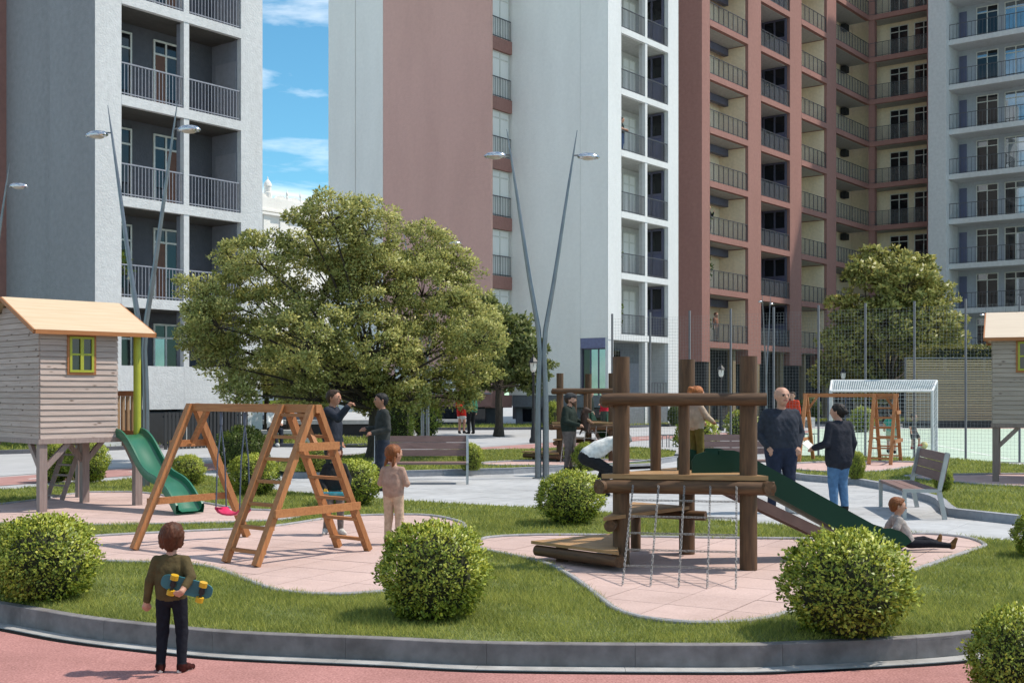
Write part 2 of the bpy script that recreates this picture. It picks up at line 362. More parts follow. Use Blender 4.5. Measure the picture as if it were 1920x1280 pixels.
# raised lawns behind the plaza
LB_px = [(545, 896), (735, 893), (960, 887), (1060, 882), (1190, 874), (1262, 864), (1268, 852), (1200, 845), (1000, 848), (850, 850), (740, 853), (640, 862), (540, 872), (480, 880)]
LC_px = [(1462, 890), (1511, 900), (1612, 908), (1687, 922), (1768, 946), (1790, 968), (1915, 982), (2150, 1000), (2150, 905), (1920, 880), (1800, 868), (1480, 861), (1445, 868)]
ZK = .10
LAWN_B = [gp(x, y, 0) for x, y in LB_px]; LAWN_C = [gp(x, y, 0) for x, y in LC_px]
I_b = spline([gp(*p, ZK) for p in [(905, 868), (985, 864), (1130, 862), (1215, 864), (1230, 869), (1130, 873), (985, 873), (915, 872)]], 4, True)
I_c = spline([gp(*p, ZK) for p in [(1478, 871), (1560, 866), (1700, 866), (1735, 869), (1700, 876), (1640, 884), (1560, 885), (1490, 880)]], 4, True)
I_d = spline([gp(*p, ZK) for p in [(1700, 893), (1800, 890), (1960, 889), (2100, 893), (2130, 905), (1960, 913), (1850, 909), (1760, 901)]], 4, True)
tag(polysheet('middle_lawn', LAWN_B, ZK, M_soil, holes=[I_b]), kind='structure')
tag(polysheet('right_lawn', LAWN_C, ZK, M_soil, holes=[I_c, I_d]), kind='structure')
for nm, p in (('rear_climbing_surface', I_b), ('rear_swing_surface', I_c), ('rear_playhouse_surface', I_d)):
    tag(polysheet(nm, p, ZK - .004, mat('pink_rubber_far', (.53, .375, .345), .9, (.46, .315, .285), scale=8, spec=.2)), kind='structure')
    L = p if 0.5 * sum(a[0] * b[1] - a[1] * b[0] for a, b in zip(p, p[1:] + p[:1])) < 0 else p[::-1]
    stones(nm.replace('surface', 'edging'), 'edging_stone', L, .9, .06, ZK - .03, ZK + .03, M_edge, sub=3, closed=True)
M_kerb2 = mat('grey_granite_kerb', (.30, .31, .34), .8, (.25, .26, .29), scale=14, bump=.2, objrand=.06)
stones('middle_lawn_kerb', 'kerb_stone', [gp(*p) for p in LB_px[:6]], 1.0, -.12, -.02, ZK + .02, M_kerb2, sub=2)
stones('right_lawn_kerb', 'kerb_stone', [gp(*p) for p in LC_px[:8]], 1.0, -.12, -.02, ZK + .02, M_kerb2, sub=2)
# cycle path, road bands
CY = [(-30, -9), (-14, 16.2), (-9.9, 22.6), (-8.3, 25.3), (-3.96, 31.5), (0, 36.5), (4.6, 43.8), (8.7, 48.5), (14.6, 52.5), (24, 56), (60, 62)]
cy = spline(CY[1:], 8)
tag(polysheet('cycle_path', offset(cy, .95) + offset(cy, -.95)[::-1], .002, M_bike), kind='structure')
g = G(); Q = resample(cy, .5)
dash = empty('lane_dashes'); dash['kind'] = 'structure'
for i in range(2, len(Q) - 6, 5):
    a = Q[i:i + 3]; t = a[-1] - a[0]; t /= np.linalg.norm(t); n = np.array([-t[1], t[0]]) * .05
    G().add([(*(a[0] - n), .006), (*(a[-1] - n), .006), (*(a[-1] + n), .006), (*(a[0] + n), .006)], [(0, 1, 2, 3)]).obj('lane_dash', dash, M_white)
road = offset(cy, -2.4)
tag(polysheet('road', offset(cy, -1.25) + offset(cy, -4.6)[::-1], .002, M_conc if False else mat('light_road', (.40, .40, .41), .9, (.36, .36, .37), scale=1.5, bump=.2)), kind='structure')
# sports court
CT = [gp(1440, 858), (40, 27.5), (46, 56), (15.2, 52)]
CT = [(7.2, 32.6), (12.2, 29.0), (24, 27.5), (34, 56.5), (14, 55.5)]
tag(polysheet('sports_court', CT, .004, M_mint), kind='structure')
for a, b in (((12.6, 30.2), (23.4, 28.8)), ((15.5, 54), (31, 55)), ((12.6, 30.2), (15.5, 54)), ((14.2, 43), (27.5, 42))):
    a = np.array(a); b = np.array(b); t = (b - a) / np.linalg.norm(b - a); n = np.array([-t[1], t[0]]) * .04
    o = G().add([(*(a - n), .008), (*(b - n), .008), (*(b + n), .008), (*(a + n), .008)], [(0, 1, 2, 3)]).obj('court_line', None, M_white); o['kind'] = 'structure'
# grass strips by the houses and an island under the trees
STRIPS = {'grass_strip_left': [(-24, 26), (-13.2, 33.6), (-8.2, 39.4), (-8.6, 41.5), (-30, 40)],
          'grass_strip_middle': [(-9, 53.5), (0, 54.2), (5, 56.6), (9.2, 61.8), (8, 63), (-9, 57)],
          'grass_island_trees': [(-9.5, 38), (-4.6, 36.6), (-2.4, 39.2), (-2.3, 41.6), (-5, 43.5), (-9.5, 44)],
          'grass_strip_right': [(9.5, 64.5), (14, 64), (24, 66), (40, 66), (40, 74), (24, 76), (12, 68)]}
for k, p in STRIPS.items():
    tag(polysheet(k, p, .06, M_soil), kind='structure')
    q = p if 0.5 * sum(a[0] * b[1] - a[1] * b[0] for a, b in zip(p, p[1:] + p[:1])) < 0 else p[::-1]
    stones(k + '_kerb', 'kerb_stone', q, 2.0, .14, -.02, .11, mat('dark_kerb', (.10, .10, .115), .8, objrand=.1), sub=1, closed=True)
# ---------------------------------------------------------------- grass blades
M_grass = mat('grass_blade', (.35, .375, .085), .6, (.23, .265, .06), scale=1.6, detail=5, island=.42, trans=.45, coords='Object', spec=.3)
def grass(name, poly, holes, zones, label):
    Vs = []; P = np.array(poly)
    for (y0, y1, dens, h, w) in zones:
        x0, x1 = P[:, 0].min(), P[:, 0].max(); yy0, yy1 = max(y0, P[:, 1].min()), min(y1, P[:, 1].max())
        if yy1 <= yy0: continue
        lim = .47 * yy1 + .6; x0 = max(x0, -lim); x1 = min(x1, lim)
        n = int((x1 - x0) * (yy1 - yy0) * dens); X = rng.uniform(x0, x1, n); Y = rng.uniform(yy0, yy1, n)
        k = inside(poly, X, Y) & (np.abs(X) < .47 * Y + .5)
        for hh in holes: k &= ~inside(hh, X, Y)
        # bare and thin patches
        pat = np.sin(X * 2.9 + 1.3 * np.sin(Y * 2.1)) * np.sin(Y * 3.3 + 1.1 * np.sin(X * 1.7)) + .5 * np.sin(X * 7.1 + Y * 5.3)
        k &= rng.uniform(0, 1, n) < np.clip(.95 + .25 * pat, .35, 1); X, Y, pat = X[k], Y[k], pat[k]; n = len(X)
        a = rng.uniform(0, 2 * np.pi, n); le = rng.uniform(.3, 1.3, n); hg = h * rng.uniform(.45, 1.25, n) * (1 + .22 * pat); ww = w * rng.uniform(.7, 1.3, n)
        b = rng.uniform(0, 2 * np.pi, n); dx, dy = np.cos(a) * ww / 2, np.sin(a) * ww / 2; z = np.full(n, 0.0)
        tri = np.stack([np.c_[X - dx, Y - dy, z - .004], np.c_[X + dx, Y + dy, z - .004], np.c_[X + np.cos(b) * hg * le, Y + np.sin(b) * hg * le, z + hg]], 1)
        Vs.append(tri)
    V = np.concatenate(Vs).reshape(-1, 3); F = np.arange(len(V)).reshape(-1, 3)
    o = link(bpy.data.objects.new(name, npmesh(name, V, F, M_grass))); tag(o, label, 'grass', kind='stuff')
    return o
grass('lawn_grass', LAWN_A, [I_swing, I_climb, I_house], [(7.5, 10, 7000, .043, .006), (10, 13, 3800, .044, .0082), (13, 17, 1900, .05, .012), (17, 26, 900, .05, .017)], 'green lawn grass around the pink play surfaces in front').location.z = ZL
grass('lawn_grass', LAWN_B, [I_b], [(17, 40, 420, .055, .024)], 'green lawn grass behind the bench and the tall lamp').location.z = ZK
grass('lawn_grass', LAWN_C, [I_c, I_d], [(14, 19, 1100, .05, .014), (19, 36, 500, .05, .02)], 'green lawn grass behind the grey bench at right').location.z = ZK
for k, p in STRIPS.items():
    grass('strip_grass', p, [], [(20, 80, 60, .12, .06)], {'grass_strip_left': 'dim grass strip along the foot of the left tower', 'grass_strip_middle': 'thin grass strip at the foot of the middle tower',
          'grass_island_trees': 'grass bed with dark kerb under the tree group', 'grass_strip_right': 'grass strip in front of the red block behind the court'}[k]).location.z = .06
# ---------------------------------------------------------------- buildings
class Fr:
    """facade frame: t runs along the front to the right, d goes into the house"""
    def __init__(s, x, y, dx, dy):
        l = math.hypot(dx, dy); s.x, s.y, s.c, s.s = x, y, dx / l, dy / l; s.ang = math.atan2(dy, dx)
    def w(s, t, d, z=0.0): return Vector((s.x + s.c * t - s.s * d, s.y + s.s * t + s.c * d, z))
def place(name, me, bld, fr, t=0, d=0, z=0):
    o = bpy.data.objects.new(name, me); o.location = fr.w(t, d, z) - Vector(bld.location); o.rotation_euler = (0, 0, fr.ang)
    return link(o, bld)
BOXC = {}
def fbox(name, bld, fr, t0, t1, d0, d1, z0, z1, m):
    k = (round(t1 - t0, 3), round(d1 - d0, 3), round(z1 - z0, 3), m.name)
    if k not in BOXC: BOXC[k] = G().box(0, t1 - t0, 0, d1 - d0, 0, z1 - z0).mesh(name, m)
    return place(name, BOXC[k], bld, fr, t0, d0, z0)
def sub(name, me, parent, loc=(0, 0, 0)):
    o = bpy.data.objects.new(name, me); o.location = loc; return link(o, parent)
U = (.616, .788); NV = (.788, -.616)
def plaster(name, c, k=.86, **kw): return mat(name, c, .92, tuple(x * k for x in c), scale=5.5, detail=9, bump=.7, bscale=16, spec=.12, bdist=.02, contrast=(.3, .7), dirt=.07, dscale=.5, dstretch=(1, 1, .25), **kw)
M_pw = plaster('white_plaster', (.60, .60, .61))
M_pw2 = plaster('bright_white_plaster', (.70, .70, .705), .93)
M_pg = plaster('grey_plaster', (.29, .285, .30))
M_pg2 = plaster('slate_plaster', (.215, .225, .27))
M_red = plaster('terracotta_plaster', (.35, .185, .16))
M_red2 = plaster('dull_red_plaster', (.33, .165, .145), .93)
M_cream = plaster('cream_plaster', (.86, .72, .53))
M_bluegrey = plaster('blue_grey_plaster', (.40, .42, .47))
M_lpw = plaster('recess_grey_plaster', (.27, .275, .31))
M_lpw2 = plaster('light_recess_plaster', (.56, .555, .55))
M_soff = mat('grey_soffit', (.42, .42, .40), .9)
M_rail = mat('grey_rail_paint', (.27, .275, .32), .55)
M_raild = mat('dark_rail_paint', (.075, .075, .085), .5)
M_fr = mat('white_window_frame', (.66, .65, .61), .5)
M_frd = mat('dark_violet_frame', (.10, .10, .15), .5)
M_gl = glass('dark_window_glass', (.012, .013, .016), .04, .5)
M_glb = glass('mirror_window_glass', (.30, .33, .36), .02, .9, metal=.75)
M_glv = glass('violet_panel', (.105, .11, .19), .25, .5)
M_cur = mat('white_curtain', (.82, .81, .78), .9, (.68, .67, .65), scale=3, stretch=(20, 1, .3))
M_rpan = mat('translucent_rail_panel', (.20, .20, .195), .3, spec=.4, alpha=.2)
M_door = mat('brown_door', (.14, .055, .03), .5)
M_plinth = mat('dark_plinth', (.03, .031, .034), .8)
M_grpl = mat('grey_plinth', (.17, .18, .20), .85, bump=.3)
def rail_mesh(L, h=1.0, step=.13, m=None, panel=None, rod=.018, post=None):
    """railing: handrail, foot rail and upright bars; optional sheet panel"""
    g = G(); g.box(0, L, -.02, .02, h - .04, h).box(0, L, -.015, .015, .06, .09)
    n = max(2, int(round(L / step)))
    for i in range(n + 1):
        x = L * i / n; g.box(max(0, x - rod / 2), min(L, x + rod / 2), -rod / 2, rod / 2, 0, h - .03)
    me = g.mesh('railing', m)
    return me
def win_mesh(w, h, m, cols=2, tr=.72, fw=.06, dpt=.07):
    """casement frame with a transom; returns frame mesh and pane rectangles"""
    g = G(); g.box(0, w, 0, dpt, 0, fw).box(0, w, 0, dpt, h - fw, h); panes = []
    xs = [0 + i * (w - fw) / cols for i in range(cols + 1)]
    for x in xs: g.box(x, x + fw, .002, dpt - .002, fw, h - fw)
    zt = h * tr
    for i in range(cols):
        a, b = xs[i] + fw, xs[i + 1]
        if tr < 1:
            g.box(a, b, .004, dpt - .004, zt, zt + fw); panes += [(a, b, fw, zt), (a, b, zt + fw, h - fw)]
        else: panes.append((a, b, fw, h - fw))
    return g.mesh('window_frame', m), panes
WC = {}
def window(bld, fr, t, d, z, w, h, mf=None, mg=None, cols=2, tr=.72, name='window', gls=None, fw=.06):
    """window: frame part with one pane sub-part for each light"""
    mf = mf or M_fr; mg = mg or M_gl; k = (w, h, mf.name, cols, tr, fw)
    if k not in WC: WC[k] = win_mesh(w, h, mf, cols, tr, fw)
    me, panes = WC[k]; o = place(name, me, bld, fr, t, d - .05, z)
    for i, (a, b, c, e) in enumerate(panes):
        q = (round(b - a, 3), round(e - c, 3), (gls or {}).get(i, mg).name)
        if q not in WC: WC[q] = G().box(0, b - a, 0, .012, 0, e - c).mesh('pane', (gls or {}).get(i, mg))
        sub('pane', WC[q], o, (a, .03, c))
    return o
RC = {}
def railing(bld, fr, t, d, z, L, h=1.0, step=.13, m=None, panel=None, rod=.018):
    m = m or M_rail; k = (round(L, 3), h, step, m.name, rod)
    if k not in RC: RC[k] = rail_mesh(L, h, step, m, rod=rod)
    o = place('railing', RC[k], bld, fr, t, d, z)
    if panel:
        q = (round(L, 3), h, panel.name)
        if q not in RC: RC[q] = G().box(0, L, .022, .03, .10, h - .06).mesh('rail_panel', panel)
        sub('rail_panel', RC[q], o)
    return o
FL = [4.55 + 3.02 * k for k in range(-1, 14)]          # floor levels, FL[1] is the first balcony floor
def bay_tower(bld, fr, n, mw, msl, dpt, tend, pre, first, back, style, pdep=None):
    """tower front with two balcony bays on each floor, a shallow and a deep one; t = 0 at the first bay"""
    top = FL[n] + 3.0; T = (0, 2.25, 2.45, 4.5); zb = first; D1 = dpt; side = style.get('side', mw); soff = style.get('soff', M_soff)
    fbox('pier', bld, fr, -pre, 0, 0, pdep or dpt, zb if pdep is None else FL[1] - .3, top, mw); fbox('pier', bld, fr, T[3], tend, 0, dpt, zb, top, mw)
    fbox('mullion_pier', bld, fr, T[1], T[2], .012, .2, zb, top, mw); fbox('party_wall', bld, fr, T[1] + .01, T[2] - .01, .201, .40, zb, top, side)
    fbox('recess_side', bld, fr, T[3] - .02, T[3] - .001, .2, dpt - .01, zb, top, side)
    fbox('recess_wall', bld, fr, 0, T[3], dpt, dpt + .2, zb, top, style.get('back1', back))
    for k in range(1, n + 1):
        z = FL[k]
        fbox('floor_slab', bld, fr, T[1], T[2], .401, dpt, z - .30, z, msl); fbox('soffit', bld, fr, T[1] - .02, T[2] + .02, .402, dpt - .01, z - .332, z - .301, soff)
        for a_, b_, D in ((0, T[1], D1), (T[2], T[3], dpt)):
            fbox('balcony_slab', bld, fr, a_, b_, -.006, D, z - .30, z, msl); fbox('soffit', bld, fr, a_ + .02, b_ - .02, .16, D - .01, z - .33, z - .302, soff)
            railing(bld, fr, a_ + .02, .06, z, b_ - a_ - .04, 1.0, .125, style['rail'])
        fbox('slab_edge', bld, fr, T[1], T[2], -.006, .0, z - .30, z, msl)
    return T, top
def side_frame(fr, t, D): return Fr(*fr.w(t, D).xy, fr.s, -fr.c)      # along the right cheek of a recess, from its back to the front
# ---- left tower
LBb = empty('apartment_tower', (-12.2, 35.0, 0), label='grey and white tower at left with dark recessed balconies', cat='building')
fL = Fr(-11.67, 35.7, *U)
T, top = bay_tower(LBb, fL, 5, M_pw, M_pw, 1.5, 5.4, .885, .06, plaster('recess_shade_plaster', (.105, .107, .125)), {'rail': M_rail, 'soff': mat('shade_soffit', (.07, .066, .06), .9), 'side': plaster('cheek_shade_plaster', (.22, .23, .27))})  # recess wall, soffit and cheeks darkened: balcony shade put into their colours
for k in range(1, 6):
    z = FL[k] + .02; gls = {0: M_door} if k % 2 else {0: M_gl, 2: M_door}
    window(LBb, fL, .62, 1.5, z, .74, 2.4, cols=1, tr=.78); window(LBb, fL, 2.16, 1.5, z, .95, 2.4, cols=2, tr=.8, gls=gls)
    fbox('side_panel', LBb, side_frame(fL, T[3] - .03, 1.5), .25, 1.3, -.03, 0, FL[k] + .02, FL[k] + 2.0, M_lpw)
# ground storey: opening above a parapet, dark basement below
fbox('parapet', LBb, fL, 0, T[1], 0, .25, 1.17, 2.5, M_pw); fbox('parapet', LBb, fL, T[2], T[3], 0, .25, 1.17, 2.5, M_pw); fbox('parapet_joint', LBb, fL, T[1], T[2], -.004, .008, 1.17, 2.5, M_pw)
fbox('loggia_floor', LBb, fL, 0, T[3], .25, 1.5, 1.17, 1.4, M_grpl)
window(LBb, fL, .62, 1.5, 1.7, .74, 2.2, cols=1, tr=.75); window(LBb, fL, 2.16, 1.5, 1.7, .95, 2.2, tr=.78, gls={0: M_glb})
fbox('basement_wall', LBb, fL, -.8, T[3] + .8, .5, .7, 0, 1.17, M_plinth)
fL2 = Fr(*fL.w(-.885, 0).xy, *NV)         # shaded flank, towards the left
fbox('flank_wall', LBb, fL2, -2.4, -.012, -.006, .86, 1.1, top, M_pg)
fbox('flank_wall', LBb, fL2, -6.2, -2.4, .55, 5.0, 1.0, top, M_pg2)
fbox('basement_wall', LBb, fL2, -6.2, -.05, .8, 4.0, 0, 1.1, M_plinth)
fbox('red_wing_wall', LBb, fL2, -12, -5.62, -.4, 5.0, 0, top, M_red)
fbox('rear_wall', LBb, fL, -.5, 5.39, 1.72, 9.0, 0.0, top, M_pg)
# ---- middle tower
MBb = empty('apartment_tower', (0, 55.1, 0), label='tall white tower in the middle with blank walls and balcony corner', cat='building')
fM = Fr(5.37, 58.7, *U)
T, top = bay_tower(MBb, fM, 8, M_pw2, M_pw2, 1.7, 5.54, 1.18, .06, M_frd, {'rail': M_raild, 'back1': M_lpw2, 'side': M_lpw2}, pdep=.011)
fbox('recess_side', MBb, fM, -.36, -.001, .02, 1.7, FL[1] - .3, top, M_pw2)
for k in range(1, 9):
    z = FL[k] + .02
    window(MBb, fM, 2.75, 1.7, z, 1.2, 2.4, mg=M_cur, cols=2, tr=.78)
    window(MBb, side_frame(fM, T[3] - .10, 1.68), .05, 0, z, 1.40, 2.62, mf=M_frd, cols=2, tr=.52, gls={0: M_glv, 2: M_glv}, name='glazed_side', fw=.10); fbox('glazing_back', MBb, side_frame(fM, T[3] - .05, 1.68), .05, 1.45, 0, .03, z + .01, z + 2.6, M_plinth)
# open ground storey
fbox('lobby_wall', MBb, fM, 0, T[3], 1.4, 1.6, 0, FL[1] - .3, M_grpl); fbox('lobby_shutter', MBb, fM, T[2] + .3, T[3] - .1, 1.3, 1.39, .1, 3.2, M_lpw)
window(MBb, fM, .3, 1.35, .9, 1.7, 3.0, mf=M_frd, cols=2, tr=.75, name='lobby_window'); railing(MBb, fM, T[2], .1, 1.1, 2.0, 1.1, .3, M_raild); fbox('lobby_base', MBb, fM, 0, T[3], .05, 1.3, 0, 1.1, M_grpl)
fMf = Fr(4.64, 57.8, *NV)       # the wide blank wall facing the court
WB = M_pw3 = plaster('sunlit_white_plaster', (.86, .82, .78), .95)  # white lifted and warmed in the colour, standing in for missing sun
L1 = 5.88
for nm, a, b, z0, z1 in (('blank_wall', -L1, -1.64, 1.55, top), ('blank_wall', -1.63, -.003, 4.35, top)):
    fbox(nm, MBb, fMf, a, b, 0.0 if a == -L1 else .012, .8, z0, z1, WB)
fbox('wall_joint', MBb, fMf, -1.64, -1.63, .02, .6, 1.55, top, M_lpw)
fbox('corner_post', MBb, fMf, -.16, -.003, .02, .5, .06, 4.35, M_pw2)
fbox('violet_header', MBb, fMf, -1.62, -.16, .02, .2, 3.85, 4.345, mat('violet_header', (.17, .175, .30), .6))
window(MBb, fMf, -1.62, .2, 1.0, 1.46, 2.85, mf=M_frd, mg=M_glb, cols=3, tr=1.0, name='shop_window', gls={0: M_gl}); fbox('window_back', MBb, fMf, -1.62, -.16, .25, .4, .9, 4.0, M_plinth)
fbox('grey_base', MBb, fMf, -L1, -.16, .03, .8, .95, 1.545, M_grpl); fbox('basement', MBb, fMf, -L1, -.16, .3, .8, .0, .95, M_grpl)
for a in (-5.4, -3.6, -1.8):
    fbox('basement_window', MBb, fMf, a, a + 1.2, .26, .30, .2, .85, M_gl)
fbox('base_pier', MBb, fMf, -3.95, -3.8, .05, .3, .0, .95, M_grpl)
fbox('corner_fill', MBb, fMf, -L1 - .25, -L1, .06, .8, 1.0, top, M_pw3)
fbox('core_wall', MBb, fMf, -L1 - .6, -1.95, .81, 6.0, .3, top, M_lpw)
# red recessed part and the white end
fMr = Fr(-1.07, 60.06, *NV)
M_red3 = plaster('sunlit_red_plaster', (.68, .40, .345), .94)  # paler than the tower's other red: sunlight put into the colour
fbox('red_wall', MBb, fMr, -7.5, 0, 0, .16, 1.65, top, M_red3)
fbox('white_end_wall', MBb, fMr, -9.58, -7.501, -.02, 1.0, .6, top, M_pw3); fbox('white_end_wall', MBb, fMr, -11.7, -9.6, -.06, 1.0, .6, top, M_pw3)
fbox('white_end_joint', MBb, fMr, -9.6, -9.58, .02, 1.0, .6, top, M_lpw)
fbox('red_base', MBb, fMr, -7.5, 0, .05, 1.0, .95, 1.595, M_red); fbox('basement', MBb, fMr, -7.5, 0, .35, 1.0, 0, .95, M_plinth); fbox('sill_ledge', MBb, fMr, -7.5, .0, -.06, .05, 1.60, 1.66, M_lpw)
for a in (-6.6, -5.0, -3.4, -1.8):
    window(MBb, fMr, a, .0, 1.75, 1.2, 1.3, mg=M_cur, tr=1.0); fbox('basement_window', MBb, fMr, a, a + 1.2, .31, .35, .2, .85, M_gl)
fMu = Fr(-1.07, 60.06, *U)
for k in range(0, 9):
    z = FL[k]; fbox('spandrel', MBb, fMu, .16, 1.74, .0, .5, z - .62, z + .02, M_red)
    if k: window(MBb, fMu, .22, .22, z + .03, 1.52, 2.36, mg=M_cur, cols=2, tr=.84); railing(MBb, fMu, .22, .08, z + .02, 1.5, 1.05, .14, M_raild)
fbox('red_pier', MBb, fMu, 0.001, .16, .004, .6, 1.0, top, M_red); fbox('red_back', MBb, fMu, .1, 1.74, .5, .8, 1.0, top, M_red)
# ---- red block with two wings
RBb = empty('apartment_block', (11.1, 67.2, 0), label='terracotta red block with cream balconies in an inner corner', cat='building')
fR = Fr(11.1, 67.2, *U); NR = 11; topR = FL[NR] + 3
piers = [(-.85, .06), (4.76, 6.44), (10.5, 12.2), (16.2, 17.75)]
bays = [(.06, 4.76, 'A'), (6.44, 10.5, 'B'), (12.2, 16.2, 'A'), (17.75, 23.7, 'D')]
for a, b in piers: fbox('red_pier', RBb, fR, a, b, 0, 1.9, FL[1] - 1.15, topR, M_red)
fbox('recess_wall', RBb, fR, -.85, 26.2, 1.9, 2.2, 0, topR, M_cream)
for i, (a, b, s) in enumerate(bays):
    if s == 'B': fbox('dark_recess', RBb, fR, a, b, 1.84, 1.895, FL[1], topR, M_frd)
    for k in range(1, NR + 1):
        z = FL[k]; fbox('balcony_slab', RBb, fR, a, b, -.01, 1.9, z - .34, z, M_red); fbox('soffit', RBb, fR, a + .01, b - .01, .25, 1.88, z - .37, z - .345, M_soff)
        railing(RBb, fR, a + .02, .07, z, b - a - .04, 1.05, .62 if s != 'D' else .5, M_raild, M_rpan, rod=.035)
        if s == 'A' and i == 0: fbox('dark_lintel', RBb, fR, a + 1.9, b - .01, 1.3, 1.6, z + 2.2, z + 2.62, M_frd)
        if s == 'A': fbox('side_wall', RBb, fR, b - .03, b - .001, .2, 1.89, z + .005, z + 2.6, M_cream); window(RBb, fR, a + .15, 1.9, z + .02, .9, 2.3, cols=1, tr=.8)
        if s == 'B': window(RBb, side_frame(fR, b - .12, 1.82), .03, 0, z + .02, 1.6, 2.62, mf=M_frd, cols=2, tr=.52, gls={0: M_glv, 2: M_glv}, name='glazed_side', fw=.11); fbox('glazing_back', RBb, side_frame(fR, b - .06, 1.82), .03, 1.63, 0, .03, z + .01, z + 2.62, M_plinth)
        if s == 'D': window(RBb, fR, a + .9, 1.9, z + .02, 1.1, 2.3, cols=2, tr=.8); fbox('grey_screen', RBb, fR, a + 2.9, a + 4.3, 1.8, 1.88, z + .01, z + 2.55, M_lpw); fbox('dark_box', RBb, fR, b - .9, b - .3, 1.4, 1.8, z + 2.1, z + 2.55, M_plinth)
fbox('ground_wall', RBb, fR, -.85, 23.7, 1.2, 1.4, 0, FL[1] - .36, M_plinth)
for a in (.3, 3.4, 6.5, 9.8, 13.2, 16.8, 20): fbox('column', RBb, fR, a, a + .35, .3, .65, 0, FL[1] - .35, mat('tan_column', (.25, .19, .12), .8))
fRf = Fr(11.1 - .85 * U[0], 67.2 - .85 * U[1], *NV)
fbox('flank_wall', RBb, fRf, -8, -.012, -.004, .88, FL[1] - 1.15, topR, M_red); fbox('flank_base', RBb, fRf, -8, -.05, .5, .88, 0, FL[1] - 1.16, M_plinth)
cx, cyy = fR.w(23.7, 0).xy; fW = Fr(cx, cyy, *NV)
fbox('corner_column', RBb, fW, -.10, .35, .06, .5, FL[1] - 1, topR, M_red)
fbox('recess_wall', RBb, fW, -1.9, 4.12, 1.5, 1.8, 0, topR, M_cream); fbox('red_pier', RBb, fW, 4.12, 4.62, 0, 1.9, 0, topR, M_red)
for k in range(1, NR + 1):
    z = FL[k]; fbox('balcony_slab', RBb, fW, 0, 4.12, -.012, 1.5, z - .34, z, M_red); fbox('soffit', RBb, fW, .02, 4.1, .25, 1.48, z - .37, z - .345, M_soff)
    railing(RBb, fW, 0.0, .07, z, 4.1, 1.05, .45, M_raild, M_rpan, rod=.03)
    window(RBb, fW, .95, 1.5, z + .03, 1.35, 2.35, tr=.8); window(RBb, fW, 2.72, 1.5, z + .03, 1.35, 2.35, tr=.8)
fbox('ground_wall', RBb, fW, -1, 4.12, 1.0, 1.3, 0, FL[1] - .36, M_plinth)
# ---- right grey block
GBb = empty('apartment_block', (29.5, 80.7, 0), label='pale grey block at the right edge with long open balconies', cat='building')
fG = Fr(29.5, 80.7, *NV)
fbox('pier', GBb, fG, -1.2, 0, -.55, 2.2, 0, topR, M_pw); fbox('recess_wall', GBb, fG, 0, 11, 1.9, 2.2, 0, topR, M_bluegrey)
for k in range(1, NR + 1):
    z = FL[k] - .25; fbox('balcony_slab', GBb, fG, 0, 11, 0, 1.9, z - .34, z, M_pw); railing(GBb, fG, .02, .08, z, 10.9, 1.05, .24, M_raild, rod=.022)
    for a, g1 in ((1.25, {1: M_glb} if k % 3 else {}), (3.1, {0: M_glb, 1: M_glb, 2: M_glb, 3: M_glb} if k > 4 else {2: M_glb}), (6.2, {1: M_glb}), (8.4, {})):
        window(GBb, fG, a, 1.9, z + .03, 1.45, 2.4, tr=.8, gls=g1)
    fbox('violet_door', GBb, fG, .12, .62, 1.84, 1.895, z + .02, z + 2.3, M_glv)
fbox('ground_wall', GBb, fG, 0, 11, 1.0, 1.4, 0, FL[1] - .6, M_plinth)
for a in (1.3, 3.3, 6.0): window(GBb, fG, a, 1.0, .9, 1.5, 2.6, tr=.7)
# ---- far ornate white palace
PBb = empty('palace', (-21, 100, 0), label='far white ornate building with finials behind the big tree', cat='building')
fP = Fr(-21, 100, *U); M_pal = plaster('palace_stucco', (.82, .80, .76), .96)
ZP = 18.1
fbox('facade', PBb, fP, -3, 16, 0, 6, 0, ZP, M_pal)
for z, h, d in ((13.6, .15, .12), (16.6, .2, .3), (16.9, .15, .2)): fbox('cornice', PBb, fP, -3, 16, -d, 0, z, z + h, M_pal)
for a in (.2, 2.0, 5.2, 8.4): fbox('pilaster', PBb, fP, a, a + .7, -.1, 0, 2, 16.6, M_pal)
n = 9; poly = [(1.35 * k / n, .36 * math.sin(math.pi * k / n) ** .8) for k in range(n + 1)]; m_ = n + 1
scal = G().add([(x, 0, z) for x, z in poly] + [(x, .3, z) for x, z in poly], [tuple(range(m_)), tuple(range(m_, 2 * m_))[::-1]] + [(k, k + 1, m_ + k + 1, m_ + k) for k in range(m_ - 1)]).mesh('scallop', M_pal)
fin = G().lathe([(.01, 0), (.14, 0), (.14, .3), (.07, .36), (.13, .55), (.1, .68), (.04, .78), (.01, 1.0)], 10).mesh('finial', M_pal)
for i in range(8):
    a = 1.62 + i * 1.52; place('scallop', scal, PBb, fP, a, .1, ZP); place('finial', fin, PBb, fP, a + 1.44, .25, ZP)
place('scallop', scal, PBb, fP, -.6, .1, ZP)
tw = G().lathe([(.01, 0), (.36, 0), (.36, .45), (.3, .5), (.3, .95), (.35, 1.0), (.31, 1.25), (.14, 1.5), (.05, 1.6), (.02, 1.85)], 12).mesh('turret', M_pal)
place('turret', tw, PBb, fP, 1.05, .4, ZP); place('turret', tw, PBb, fP, -.9, .4, ZP)
# low fence and benches of the ground floor at left
fen = empty('black_fence', fL.w(.6, -1.2), fL.ang, 'black picket fence at the foot of the left tower', 'fence')
G().box(0, 3.2, -.02, .02, .95, 1.0).obj('top_rail', fen, M_plinth); G().box(0, 3.2, -.02, .02, .12, .17).obj('bottom_rail', fen, M_plinth)
pk = G().box(-.045, .045, -.045, -.021, 0, 1.1).mesh('picket', M_plinth)
for i in range(23): sub('picket', pk, fen, (.07 + i * .138, 0, 0))
